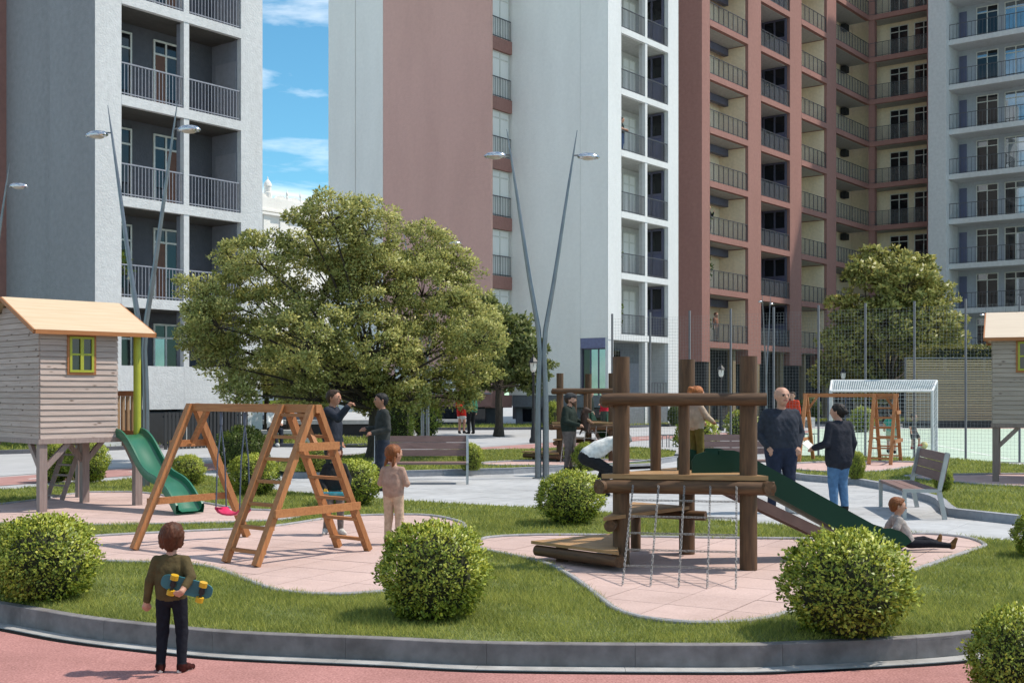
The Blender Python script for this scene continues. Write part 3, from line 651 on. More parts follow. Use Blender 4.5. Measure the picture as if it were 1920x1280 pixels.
# ---------------------------------------------------------------- play equipment
def wood(name, c, c2, stretch=(1.2, 14, 14), bump=.35, rough=.62, objrand=.10, **kw):
    return mat(name, c, rough, c2, scale=3.2, detail=6, stretch=stretch, bump=bump, bscale=9, objrand=objrand, contrast=(.3, .7), **kw)
M_or = wood('orange_stained_wood', (.43, .185, .068), (.31, .12, .042))
M_orz = wood('orange_stained_wood_upright', (.43, .185, .068), (.31, .12, .042), (14, 14, 1.2))
M_log = wood('brown_log', (.125, .064, .029), (.062, .030, .013), (1.5, 12, 12))
M_logz = wood('brown_post', (.125, .064, .029), (.062, .030, .013), (12, 12, 1.5))
M_deck = wood('tan_deck_board', (.40, .24, .11), (.27, .145, .06), (1.5, 12, 12))
M_end = mat('log_end_grain', (.24, .12, .05), .8, (.15, .07, .03), scale=18)
def plank_mat(name, c, c2):
    """weathered board with dark knots"""
    m = wood(name, c, c2, (.9, 16, 16), bump=.25, rough=.8, objrand=.09); nt = m.node_tree; N = nt.nodes; L = nt.links
    vo = N.new('ShaderNodeTexVoronoi'); vo.inputs['Scale'].default_value = 3.1; mp2 = N.new('ShaderNodeMapping'); mp2.inputs['Scale'].default_value = (1.5, 4.5, 3.6)
    src = [l for l in nt.links if l.to_node.bl_idname == 'ShaderNodeMapping' and l.to_node is not mp2][0].from_socket
    L.new(src, mp2.inputs[0]); L.new(mp2.outputs[0], vo.inputs['Vector'])
    rp = N.new('ShaderNodeValToRGB'); rp.color_ramp.elements[0].position = .05; rp.color_ramp.elements[1].position = .22; rp.color_ramp.elements[0].color = (.22, .16, .13, 1); rp.color_ramp.elements[1].color = (1, 1, 1, 1)
    L.new(vo.outputs['Distance'], rp.inputs[0]); mm = N.new('ShaderNodeMix'); mm.data_type = 'RGBA'; mm.blend_type = 'MULTIPLY'; mm.inputs['Factor'].default_value = 1
    b = N['Principled BSDF']; s0 = b.inputs['Base Color'].links[0].from_socket; L.new(s0, mm.inputs['A']); L.new(rp.outputs[0], mm.inputs['B']); L.new(mm.outputs['Result'], b.inputs['Base Color'])
    return m
M_board = plank_mat('pink_grey_board', (.47, .37, .33), (.36, .275, .24))
M_board2 = plank_mat('brown_grey_board', (.40, .33, .275), (.31, .25, .20))
M_roof = wood('pale_roof_board', (.58, .45, .31), (.49, .365, .235), (.5, 9, 9), objrand=.02)
M_roof2 = wood('light_roof_board', (.62, .52, .41), (.55, .45, .345), (.5, 9, 9), objrand=.02)
M_trim = wood('orange_trim', (.40, .16, .055), (.30, .11, .035))
M_lime = mat('lime_paint', (.36, .37, .035), .5, (.32, .33, .03))
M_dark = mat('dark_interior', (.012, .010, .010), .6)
M_pane = glass('small_pane', (.02, .018, .02), .08, .6)
M_green = mat('green_slide_plastic', (.022, .135, .075), .32, (.02, .12, .066), scale=2, spec=.5)
M_greend = mat('dark_green_slide_plastic', (.006, .040, .022), .5, (.005, .034, .019), scale=2, spec=.25)
M_pinkp = mat('pink_plastic', (.62, .02, .10), .35)
M_rope = mat('blue_rope', (.10, .12, .17), .8)
M_chain = mat('galvanised_chain', (.42, .40, .39), .45, (.12, .11, .10), scale=160, detail=1, metal=.5, contrast=(.42, .56))
M_bolt = mat('bolt', (.08, .06, .05), .5, metal=.6)
def playhouse(label, loc, rz, mb, mroof, mpost):
    h = empty('playhouse', loc, rz, label, 'playhouse', 'wooden playhouses on posts')
    LX, LP, DY = 1.15, 1.53, 2.0; Z0, ZE, ZR = 1.02, 2.62, 3.07; bh = .083
    zs = [Z0 + .02 + i * bh for i in range(19)]
    bm_cache = {}
    def board(x0, x1, y0, y1, z, hh=bh):
        """clapboard: lower edge stands proud"""
        k = (round(x1 - x0, 3), round(y1 - y0, 3), round(hh, 3)); 
        if k not in bm_cache:
            g = G(); L = max(x1 - x0, y1 - y0); al = (x1 - x0) > (y1 - y0); t0, t1 = .024, .010
            vs = []
            for u in (0, L):
                for (o, zz) in ((0, 0), (-t0, 0), (-t1, hh - .004), (0, hh - .004)): vs.append((u, o, zz))
            g.add(vs, [(0, 1, 2, 3), (7, 6, 5, 4), (0, 4, 5, 1), (1, 5, 6, 2), (2, 6, 7, 3), (3, 7, 4, 0)]); bm_cache[k] = g.mesh('board', mb)
        return bm_cache[k]
    wx0, wx1, wz0, wz1 = .385, .815, 1.951, 2.532
    for z in zs:
        if z + bh > ZE: continue
        if z + bh > wz0 + .01 and z < wz1 - .01:
            for a, b in ((0, wx0), (wx1, LX)): o = bpy.data.objects.new('board', board(a, b, 0, .02, z)); o.location = (a, 0, z); link(o, h)
        else:
            o = bpy.data.objects.new('board', board(0, LX, 0, .02, z)); o.location = (0, 0, z); link(o, h)
        o = bpy.data.objects.new('board', board(0, LX, 0, .02, z)); o.location = (LX, DY, z); o.rotation_euler.z = math.pi; link(o, h)
    z = Z0 + .02
    while z + bh < ZR - .03:
        cut = max(0.0, (z + bh - ZE) / (ZR - ZE)) * DY / 2 if z + bh > ZE else 0.0
        L = DY - 2 * cut
        if L > .1:
            o = bpy.data.objects.new('board', board(0, L, 0, .02, z)); o.location = (0, DY - cut, z); o.rotation_euler.z = -math.pi / 2; link(o, h)
            o = bpy.data.objects.new('board', board(0, L, 0, .02, z)); o.location = (LX, cut, z); o.rotation_euler.z = math.pi / 2; link(o, h)
        z += bh
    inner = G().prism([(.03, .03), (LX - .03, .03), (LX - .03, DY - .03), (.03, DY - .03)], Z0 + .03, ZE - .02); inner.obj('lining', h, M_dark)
    # roof of two sheets with fascia
    a = math.atan2(ZR - ZE, DY / 2); ov = .14
    for s in (0, 1):
        y0, z0 = (-ov, ZE - ov * math.tan(a)) if s == 0 else (DY + ov, ZE - ov * math.tan(a))
        x0, x1, th = -.13, LP + .16, .022
        vs = [(x0, y0, z0), (x1, y0, z0), (x1, DY / 2, ZR), (x0, DY / 2, ZR)]; vs += [(x, y, zz + th) for x, y, zz in vs]
        r = G().add(vs, [(0, 3, 2, 1), (4, 5, 6, 7), (0, 1, 5, 4), (1, 2, 6, 5), (2, 3, 7, 6), (3, 0, 4, 7)]).obj('roof', h, mroof)
        f = G(); sy = -.012 if s == 0 else .012
        f.bar((x0, y0 + sy, z0 - .012), (x1, y0 + sy, z0 - .012), .022, .06); f.bar((x0 - .012, y0, z0 - .012), (x0 - .012, DY / 2, ZR - .012), .022, .06, up=(0, 0, 1)); f.bar((x1 + .012, y0, z0 - .012), (x1 + .012, DY / 2, ZR - .012), .022, .06)
        f.obj('fascia', r, M_trim)
    # window
    w = G(); w.box(wx0, wx1, -.035, .0, wz0, wz0 + .035).box(wx0, wx1, -.035, 0, wz1 - .035, wz1).box(wx0, wx0 + .035, -.036, 0, wz0 + .035, wz1 - .035).box(wx1 - .035, wx1, -.036, 0, wz0 + .035, wz1 - .035)
    wo_ = w.obj('window', h, M_trim)
    f = G(); a0, a1, b0, b1 = wx0 + .035, wx1 - .035, wz0 + .035, wz1 - .035; t = .033; xm = (a0 + a1) / 2; zm = (b0 + b1) / 2
    f.box(a0, a1, -.045, -.01, b0, b0 + t).box(a0, a1, -.045, -.01, b1 - t, b1).box(a0, a0 + t, -.044, -.01, b0 + t, b1 - t).box(a1 - t, a1, -.044, -.01, b0 + t, b1 - t).box(xm - .024, xm + .024, -.047, -.01, b0 + t, b1 - t).box(a0 + t, xm - .024, -.043, -.01, zm - .014, zm + .014).box(xm + .024, a1 - t, -.043, -.01, zm - .014, zm + .014)
    f.obj('window_frame', wo_, M_lime)
    for xa, xb in ((a0 + t, xm - .024), (xm + .024, a1 - t)):
        for za, zb in ((b0 + t, zm - .014), (zm + .014, b1 - t)): G().box(xa, xb, -.02, -.012, za, zb).obj('pane', wo_, M_pane)
    # floor frame, posts, braces
    G().box(-.03, LP + .05, -.03, DY + .03, Z0 - .05, Z0 + .018).obj('floor', h, mpost)
    for (x, y) in ((0.05, .05), (LP - .03, .05), (LX, 1.05), (.05, DY - .05), (LP - .03, DY - .05)):
        G().box(x - .055, x + .055, y - .055, y + .055, 0, Z0 - .052).obj('post', h, mpost)
    for p, q in (((.05, .05, .58), (.42, .05, .96)), ((.05, .06, .58), (.05, .42, .96)), ((LX, 1.05, .62), (LX - .3, 1.05, .96)), ((LX, 1.05, .62), (LX + .3, 1.05, .96)), ((.05, DY - .05, .58), (.05, DY - .42, .96)), ((LP - .03, .09, .6), (LP - .03, .45, .96))):
        G().bar(p, q, .06, .075, ext=.02).obj('brace', h, mpost)
    # porch: lime post, rear fence
    G().cyl((LP - .03, .05, Z0 + .02), (LP - .03, .05, ZE - .03), .055, n=16).obj('porch_post', h, M_lime); G().cyl((LP - .03, DY - .05, Z0 + .02), (LP - .03, DY - .05, ZE - .03), .055, n=16).obj('porch_post', h, M_lime)
    G().box(LP - .06, LP, .12, DY - .12, Z0 + .62, Z0 + .70).obj('fence_rail', h, M_trim); G().box(LP - .06, LP, .12, DY - .12, Z0 + .03, Z0 + .10).obj('fence_rail', h, M_trim)
    for i in range(11):
        y = .19 + i * .155; G().box(LP - .05, LP - .01, y - .03, y + .03, Z0 + .101, Z0 + .619).obj('fence_bar', h, wood('tan_bar', (.40, .25, .14), (.30, .175, .09), (14, 14, 1.2)))
    # ladder below
    A, B_, T_ = Vector((.95, 1.93, .02)), Vector((1.045, 1.6, .02)), Vector((.27, -.16, .97))
    for p in (A, B_): G().bar(p, p + T_, .05, .07).obj('ladder_rail', h, mpost)
    for i in range(6):
        k = .06 + i * .165; G().bar(A + T_ * k, B_ + T_ * k, .05, .028).obj('rung', h, mpost)
    # wave slide leaving the porch to the front
    pr = []
    for i in range(40):
        u = i / 39; x = 1.78 * u; zz = 1.05 - 1.0 * (u ** 1.05) + .075 * math.sin(u * 2 * math.pi * 1.55 + .25) * (1 - .25 * u)
        if u > .88: zz = max(zz, .055)
        pr.append((x, zz))
    W = .19
    sec = [(-W - .022, .10), (-W - .03, .06), (-W - .02, -.025), (W + .02, -.025), (W + .03, .06), (W + .022, .10), (W - .005, .10), (W - .02, .03), (W - .07, 0.0), (-W + .07, 0.0), (-W + .02, .03), (-W + .005, .10)]
    sl = G().sweep(pr, sec); so = sl.obj('slide', h, M_green, loc=((LX + LP) / 2, .02, 0), rz=-math.pi / 2)
    return h
HA = R(45)
playhouse('pinkish timber playhouse on posts with green wave slide, at left', (-6.64, 16.8, 0), HA, M_board, M_roof, wood('grey_pink_post', (.31, .235, .215), (.22, .16, .145), (14, 14, 1.2)))
playhouse('greyish timber playhouse on posts, cut by the right edge', (8.65, 21.5, .10), R(-23), M_board2, M_roof2, wood('grey_brown_post', (.27, .21, .18), (.19, .145, .12), (14, 14, 1.2)))
# ---- swing frames
def swing_set(label, loc, rz):
    s = empty('swing_set', loc, rz, label, 'swing set', 'timber swing sets')
    H, SP = 1.55, .76; w = .085
    G().bar((-.95, 0, H - .03), (1.18, 0, H - .03), .065, .085).obj('top_beam', s, M_or)
    xa = -.88
    for sy in (-1, 1):
        G().bar((xa, sy * SP, .01), (xa, sy * .03, H), .07, .075, up=(1, 0, 0)).obj('leg', s, M_orz)
        for x in (.66, 1.12): G().bar((x, sy * SP, .01), (x, sy * .03, H), .06, .075, up=(1, 0, 0)).obj('leg', s, M_orz)
        for i in range(7):
            k = .085 + i * .142; y = sy * SP * (1 - k) + sy * .03 * k; G().bar((.63, y - sy * .012, H * k), (1.15, y - sy * .012, H * k), .06, .032).obj('rung', s, M_or)
    def ya(z): return SP * (1 - z / H) + .03 * z / H
    for z in (.50, 1.12): G().bar((xa - .05, -ya(z) - .03, z), (xa - .05, ya(z) + .03, z), .03, .075).obj('cross_tie', s, M_or)
    for z in (.50, 1.14): G().bar((1.18, -ya(z) - .05, z), (1.18, ya(z) + .05, z), .03, .08).obj('cross_tie', s, M_or)
    G().bar((xa, .0, 1.13), (-.62, 0, H - .06), .05, .05).obj('knee_brace', s, M_or); G().bar((1.12, 0, 1.16), (.9, 0, H - .06), .05, .05).obj('knee_brace', s, M_or)
    bl = G()
    for sy in (-1, 1):
        for x in (xa - .045, .66 - .04, 1.12 + .04):
            for z in (.5, 1.12): bl.cyl((x, sy * ya(z) - .0, z), (x + (.02 if x > 1 else -.02), sy * ya(z), z), .014, n=8)
    bl.obj('bolts', s, M_bolt)
    # swing seat on four ropes
    sx, zs = -.18, .36
    prof = [(-.2, .055), (-.15, .02), (-.08, .004), (0, 0), (.08, .004), (.15, .02), (.2, .055)]
    g = G(); Wd = .085; n = len(prof)
    vs = [(x, y, z + dz) for dz in (0, .02) for y in (-Wd, Wd) for x, z in prof]
    fs = []
    for i in range(n - 1): fs += [(i, i + 1, n + i + 1, n + i), (2 * n + i, 3 * n + i, 3 * n + i + 1, 2 * n + i + 1), (i, 2 * n + i, 2 * n + i + 1, i + 1), (n + i, n + i + 1, 3 * n + i + 1, 3 * n + i)]
    fs += [(0, n, 3 * n, 2 * n), (n - 1, 3 * n - 1, 4 * n - 1, 2 * n - 1)]
    st = g.add(vs, fs, 0, True).obj('swing_seat', s, M_pinkp, loc=(sx, 0, zs))
    G().bar((-.21, -.07, .07), (-.10, -.07, .07), .02, .02).obj('seat_handle', st, M_pinkp)
    for x in (-.2, .2):
        r = G()
        for y in (-.07, .07): r.tube([(sx + x, y, zs + .06), (sx + x, y * .7, zs + .6), (sx + x, 0, H - .22)], .008, 6)
        r.cyl((sx + x, 0, H - .22), (sx + x, 0, H - .08), .016, n=8); r.obj('rope', s, M_rope)
    return s
swing_set('orange timber swing set with pink seat, in front', (-2.88, 12.82, .012), math.atan2(-.62, .785))
swing_set('orange timber swing set near the white goal', (7.62, 27.35, .11), R(-26))
# ---- climbing frames
def climbing(label, loc, rz=0.0, sd=(.985, .17)):
    c = empty('climbing_frame', loc, rz, label, 'climbing frame', 'log climbing frames')
    Lp, Rp, Bp = Vector((0, 0)), Vector((1.19, -.23)), Vector((.77, .9)); PZ = .90
    for p in (Lp, Rp, Bp): G().cyl((*p, 0), (*p, 2.03), .083, n=18).obj('post', c, M_logz)
    def log(a, b, z, r, ext, name='rail', m=None, off=0.0):
        a = Vector(a); b = Vector(b); d = (b - a).normalized(); nrm = Vector((d.y, -d.x)) * off
        p = a - d * ext + nrm; q = b + d * ext + nrm; l = (q - p).length
        g = G().cyl((0, 0, 0), (l, 0, 0), r, n=16); o = g.obj(name, c, m or M_log, loc=(p.x, p.y, z), rz=math.atan2(d.y, d.x)); return o
    log(Lp, Rp, 1.62, .06, .17, off=.10); log(Bp, Lp, 1.60, .06, .16, off=.085); 
    for a, b, of in ((Lp, Rp, .10), (Bp, Lp, .085)):
        d = (b - a).normalized(); m_ = (a + b) / 2 + Vector((d.y, -d.x)) * (of - .09); G().cyl((*m_, PZ), (*m_, 1.60), .054, n=14).obj('baluster', c, M_logz)
    # deck of boards on a triangle
    cen = (Lp + Rp + Bp) / 3
    tri = [cen + (p - cen) * 1.30 for p in (Lp, Rp, Bp)]
    def clip(poly, y0, y1):
        for s, yy in ((1, y0), (-1, y1)):
            out = []
            for i in range(len(poly)):
                a, b = poly[i - 1], poly[i]; fa, fb = s * (a.y - yy), s * (b.y - yy)
                if (fa >= 0) != (fb >= 0): out.append(a + (b - a) * (fa / (fa - fb)))
                if fb >= 0: out.append(b)
            poly = out
            if not poly: return poly
        return poly
    def deck(tri, z, th, bw=.115):
        d = (tri[1] - tri[0]).normalized(); n_ = Vector((-d.y, d.x)); ang = math.atan2(d.y, d.x)
        loc = [Vector(((p - tri[0]).dot(d), (p - tri[0]).dot(n_))) for p in tri]; y0 = min(p.y for p in loc); y1 = max(p.y for p in loc); k = max(1, round((y1 - y0) / bw)); st = (y1 - y0) / k
        for i in range(k):
            pl = clip(loc, y0 + i * st + .0015, y0 + (i + 1) * st - .0015)
            if len(pl) > 2: G().prism([(p.x, p.y) for p in pl], 0, th).obj('deck_board', c, M_deck, loc=(tri[0].x, tri[0].y, z), rz=ang)
    # cut the sharp corners
    deck(tri, PZ - .045, .045)
    for a, b, z in ((Lp, Rp, PZ - .118), (Rp, Bp, PZ - .112), (Bp, Lp, PZ - .124)): log(a, b, z, .066, .24, 'bearer', off=.09)
    # two triangular steps
    S1 = [Vector((-.87, .42)), Vector((-.06, -.42)), Vector((.02, 1.06))]; deck(S1, .165, .03, .14); log(S1[0] + Vector((.06, 0)), S1[1] + Vector((.0, .04)), .10, .055, .0, 'step_log'); log(S1[1] + Vector((.02, .08)), S1[2], .095, .055, .05, 'step_log')
    G().box(-.62, -.5, .3, .42, 0, .165).obj('step_foot', c, M_logz)
    S2 = [Vector((-.2, -.35)), Vector((.78, .78)), Vector((.24, 1.25))]; deck(S2, .475, .035, .14); log((-.12, -.16), (.22, 1.1), .41, .058, .02, 'step_log'); log((.28, 1.1), (.9, .78), .41, .05, .05, 'step_log')
    G().cyl((.26, 1.15, 0), (.26, 1.15, .47), .055, n=12).obj('step_post', c, M_logz)
    # chain net hanging outward on the front
    d = (Rp - Lp).normalized(); n_ = Vector((d.y, -d.x)); net = []
    for i in range(5):
        u = .13 + i * .243
        top = Lp + d * u + n_ * .16; bot = Lp + d * u + n_ * 1.18
        net.append((Vector((*top, PZ - .10)), Vector((*bot, .01))))
    def chain(a, b, r=.010):
        g = G(); n = max(3, int((b - a).length / .032)); dd = (b - a) / n
        for k in range(n):
            p = a + dd * k; q = a + dd * (k + 1.12); e = dd.normalized(); sd = e.orthogonal().normalized(); sd = sd if k % 2 else e.cross(sd)
            g.bar(p + sd * r * .75, q + sd * r * .75, .006, .006); g.bar(p - sd * r * .75, q - sd * r * .75, .006, .006)
            g.bar(p + sd * r, p - sd * r, .006, .006)
        return g
    for a, b in net: chain(a, b).obj('chain', c, M_chain)
    for k in (.16, .33, .50, .665, .82):
        for (a, b), (a2, b2) in zip(net, net[1:]): chain(a.lerp(b, k), a2.lerp(b2, k)).obj('cross_chain', c, M_chain)
    # slide on the right side
    mid = (Rp + Bp) / 2; sd = Vector(sd).normalized(); ang = math.atan2(sd.y, sd.x); st = mid - sd * .05; pr = []
    for i in range(30):
        u = i / 29; x = 1.80 * u
        zz = PZ + .02 - (PZ - .10) * (0 if u < .08 else min(1, ((u - .08) / .84)) ** 1.0)
        if u > .78: zz = max(zz, .10 + .9 * (max(0, .92 - u)) ** 1.35)
        pr.append((x, zz))
    pr += [(1.83, pr[-1][1] - .010), (1.855, pr[-1][1] - .028), (1.87, pr[-1][1] - .05)]
    W = .21; hh = .20
    sec = [(-W - .012, hh), (-W - .012, -.02), (W + .012, -.02), (W + .012, hh), (W - .012, hh), (W - .02, .02), (W - .05, 0), (-W + .05, 0), (-W + .02, .02), (-W + .012, hh)]
    so = G().sweep(pr, sec).obj('slide', c, M_greend, loc=(st.x, st.y, 0), rz=ang)
    for s in (-1, 1):      # rounded wings at the entry
        pts = [(-.28, 0), (-.28, .12), (-.24, .18), (-.14, .21), (-.02, .18), (.12, .13), (.12, 0)]
        g = G(); m_ = len(pts); y = s * (W + .02); g.add([(x, y - .012, PZ + z) for x, z in pts] + [(x, y + .012, PZ + z) for x, z in pts], [tuple(range(m_)), tuple(range(m_, 2 * m_))[::-1]] + [(k, (k + 1) % m_, m_ + (k + 1) % m_, m_ + k) for k in range(m_)]); g.obj('entry_wing', so, M_greend)
    for s in (-1, 1): G().bar((.12, s * .17, PZ - .17), (1.55, s * .17, .06), .04, .10).obj('slide_beam', so, mat('brown_slide_beam', (.20, .12, .10), .7))
    return c
climbing('brown log climbing frame with chain net and dark green slide, in front', (1.06, 11.6, .012))
climbing('brown log climbing frame farther back behind the man with cap', (1.12, 27.9, .11), R(3), (.35, .94))
# ---------------------------------------------------------------- trees and shrubs
def leaf_quads(P, D, L, W, N=None):
    """rhombic leaves at P growing along D; N: soft shading normal of the foliage there"""
    n = len(P); D = D / (np.linalg.norm(D, axis=1)[:, None] + 1e-9)
    r = rng.normal(size=(n, 3)); S = np.cross(D, r); S /= np.linalg.norm(S, axis=1)[:, None] + 1e-9
    N_ = np.cross(S, D)
    if N is not None:
        fl = np.sign((N_ * N).sum(1))[:, None]; S = S * fl; N_ = N_ * fl
    l = (L * rng.uniform(.6, 1.35, n))[:, None]; w = (W * rng.uniform(.6, 1.35, n))[:, None]
    a = P; b = P + D * l * .5 - S * w * .5 + N_ * l * .10; c = P + D * l; d = P + D * l * .5 + S * w * .5 + N_ * l * .10
    V = np.stack([a, d, c, b], 1).reshape(-1, 3) if N is None else np.stack([a, b, c, d], 1).reshape(-1, 3); F = np.arange(len(V)).reshape(-1, 4)
    if N is None: return V, F
    g = np.cross(V[1::4] - V[0::4], V[2::4] - V[0::4]); bad = (g * N).sum(1) < 0
    F[bad] = F[bad][:, ::-1]
    Nn = N * .75 + N_ * .35; Nn /= np.linalg.norm(Nn, axis=1)[:, None] + 1e-9
    return V, F, np.repeat(Nn, 4, 0)
def leafmat(name, c, c2, trans=.35, island=.45, scale=1.2): return mat(name, c, .42, c2, scale=scale, detail=3, island=island, trans=trans, spec=.3, contrast=(.35, .65))
M_bushl = leafmat('box_shrub_leaf', (.40, .45, .070), (.24, .30, .040), .28, .42, 7)
M_bushd = leafmat('dark_shrub_leaf', (.13, .18, .035), (.08, .115, .022), .36, .4, 6)
M_tw = mat('shrub_twigs', (.035, .04, .015), .95, (.02, .022, .01), scale=20)
def shrub_mesh(seed, n=11200, L=.038, W=.022):
    """unit shrub: radius 0.5, sprigs of small leaves around many shoots, uneven outline"""
    global rng
    keep = rng; rng = np.random.default_rng(seed)
    ns = n // 7; d = rng.normal(size=(ns, 3)); d[:, 2] = d[:, 2] * .95 + .14; d /= np.linalg.norm(d, axis=1)[:, None]
    bumpy = 1 + .05 * np.sin(d[:, 0] * 7 + seed) * np.sin(d[:, 1] * 6 + 1.7 * seed) + .05 * np.sin(d[:, 2] * 9 + seed) + .045 * rng.normal(size=ns)
    rad = .462 * bumpy * rng.uniform(.84, 1.05, ns) ** .7
    base = d * rad[:, None]; base[:, 2] *= .93
    P = np.repeat(base, 7, 0) + rng.normal(size=(ns * 7, 3)) * .020; Dn = np.repeat(d, 7, 0) * .75 + rng.normal(size=(ns * 7, 3)) * .55 + np.array([0, 0, .25])
    Nd = np.repeat(d, 7, 0) + np.array([0, 0, .25]) + rng.normal(size=P.shape) * .22; Nd /= np.linalg.norm(Nd, axis=1)[:, None]
    V, F, Nn = leaf_quads(P, Dn, L, W, Nd)
    V[:, 2] += .425; k = V[:, 2].reshape(-1, 4).min(1) > .0; F = F[k]
    rng = keep; return V, F, Nn
def smesh(nm, m, *a):
    V, F, Nn = shrub_mesh(*a); return npmesh(nm, V, F, m, normals=Nn)
SH = [smesh('shrub_leaves', M_bushl, s) for s in (1, 2, 3)]
SHD = [smesh('shrub_leaves_dark', M_bushd, 4)]
SHF = smesh('shrub_leaves_far', M_bushl, 9, 3500, .055, .034)
core = G(); prof = [(.02, .02), (.2, .03), (.29, .14), (.34, .34), (.32, .53), (.22, .68), (.09, .75), (.01, .765)]; core.lathe(prof, 14); COREM = core.mesh('twig_core', M_tw)
def shrub(x, y, w, h, label, var=0, z=.01, me=None, group='clipped round shrubs'):
    o = empty('round_shrub', (x, y, z), random.uniform(0, 6.28), label, 'shrub', group); o.scale = (w * random.uniform(.97, 1.04), w * random.uniform(.92, 1.05), h / .88)
    link(bpy.data.objects.new('leaves', me or SH[var % 3]), o); link(bpy.data.objects.new('twigs', COREM), o); return o
#  (px0, px1, ytop, ybase, label, level, mesh)
SHRUBS = [(-12, 178, 965, 1132, 'large round shrub at the left edge behind the front kerb', 0, SH[0]),
 (708, 917, 975, 1166, 'large round shrub in front between the two pink play surfaces', 0, SH[1]),
 (1465, 1710, 990, 1198, 'largest round shrub, in front of the dark green slide', 0, SH[2]),
 (1812, 2010, 1138, 1330, 'round shrub cut off by the lower right corner', FZ, SH[0]),
 (1900, 2010, 955, 1050, 'round shrub mostly hidden by the right edge beside the paved strip', 0, SH[1]),
 (1003, 1136, 880, 988, 'round shrub on the lawn left of the climbing frame steps', 0, SH[2]),
 (318, 384, 853, 914, 'small round shrub between wave slide and swing leg', 0, SH[0]),
 (120, 204, 822, 908, 'shrub seen behind the ladder under the left playhouse', 0, SH[1]),
 (70, 140, 828, 906, 'shrub half hidden behind the left playhouse post', 0, SH[0]),
 (408, 502, 798, 886, 'dark round shrub behind the swing seat ropes', 0, SHD[0]),
 (424, 524, 850, 932, 'light round shrub just behind the ladder of the front swing', 0, SH[2]),
 (556, 625, 833, 888, 'round shrub behind the boy with the blue board', ZK, SH[0]),
 (604, 712, 860, 952, 'round shrub right of the boy with the blue board', 0, SH[1]),
 (857, 908, 830, 884, 'small round shrub at the right end of the left bench', ZK, SH[2]),
 (1074, 1122, 830, 886, 'small round shrub beside the man with the dog', ZK, SH[0]),
 (1266, 1348, 783, 855, 'bright round shrub behind the child on the deck', 0, SH[1]),
 (1359, 1420, 768, 823, 'round shrub beside the old lantern, right of the child', 0, SH[2]),
 (1594, 1640, 762, 812, 'pale round shrub in front of the white goal', 0, SH[0]),
 (1586, 1622, 845, 900, 'small round shrub right of the woman in the blazer', ZK, SH[1]),
 (1748, 1787, 874, 922, 'small round shrub behind the backrest of the right bench', ZK, SH[2]),
 (764, 829, 756, 820, 'round shrub in the kerbed bed left of the couple', 0, SH[0]),
 (1498, 1540, 744, 790, 'dark round shrub far behind the bald man', 0, SHD[0]),
 (1020, 1052, 752, 806, 'round shrub by the grey wall right of the old lantern', 0, SH[1]),
 (1252, 1282, 758, 800, 'shrub partly hidden behind the middle post of the climbing frame', 0, SHD[0])]
for i, (a, b, yt, yb, lab, z, me) in enumerate(SHRUBS):
    X, Y = gp((a + b) / 2, yb - .035 * (b - a), z); w = (b - a) / FPX * Y; h = CAMZ - (yt - HOR) / FPX * (Y + .1 * w) - z
    shrub(X, Y, w * 1.0, max(h, .6 * w), lab, i, z + .005, me if Y < 30 else (SHF if me not in SHD else SHD[0]))
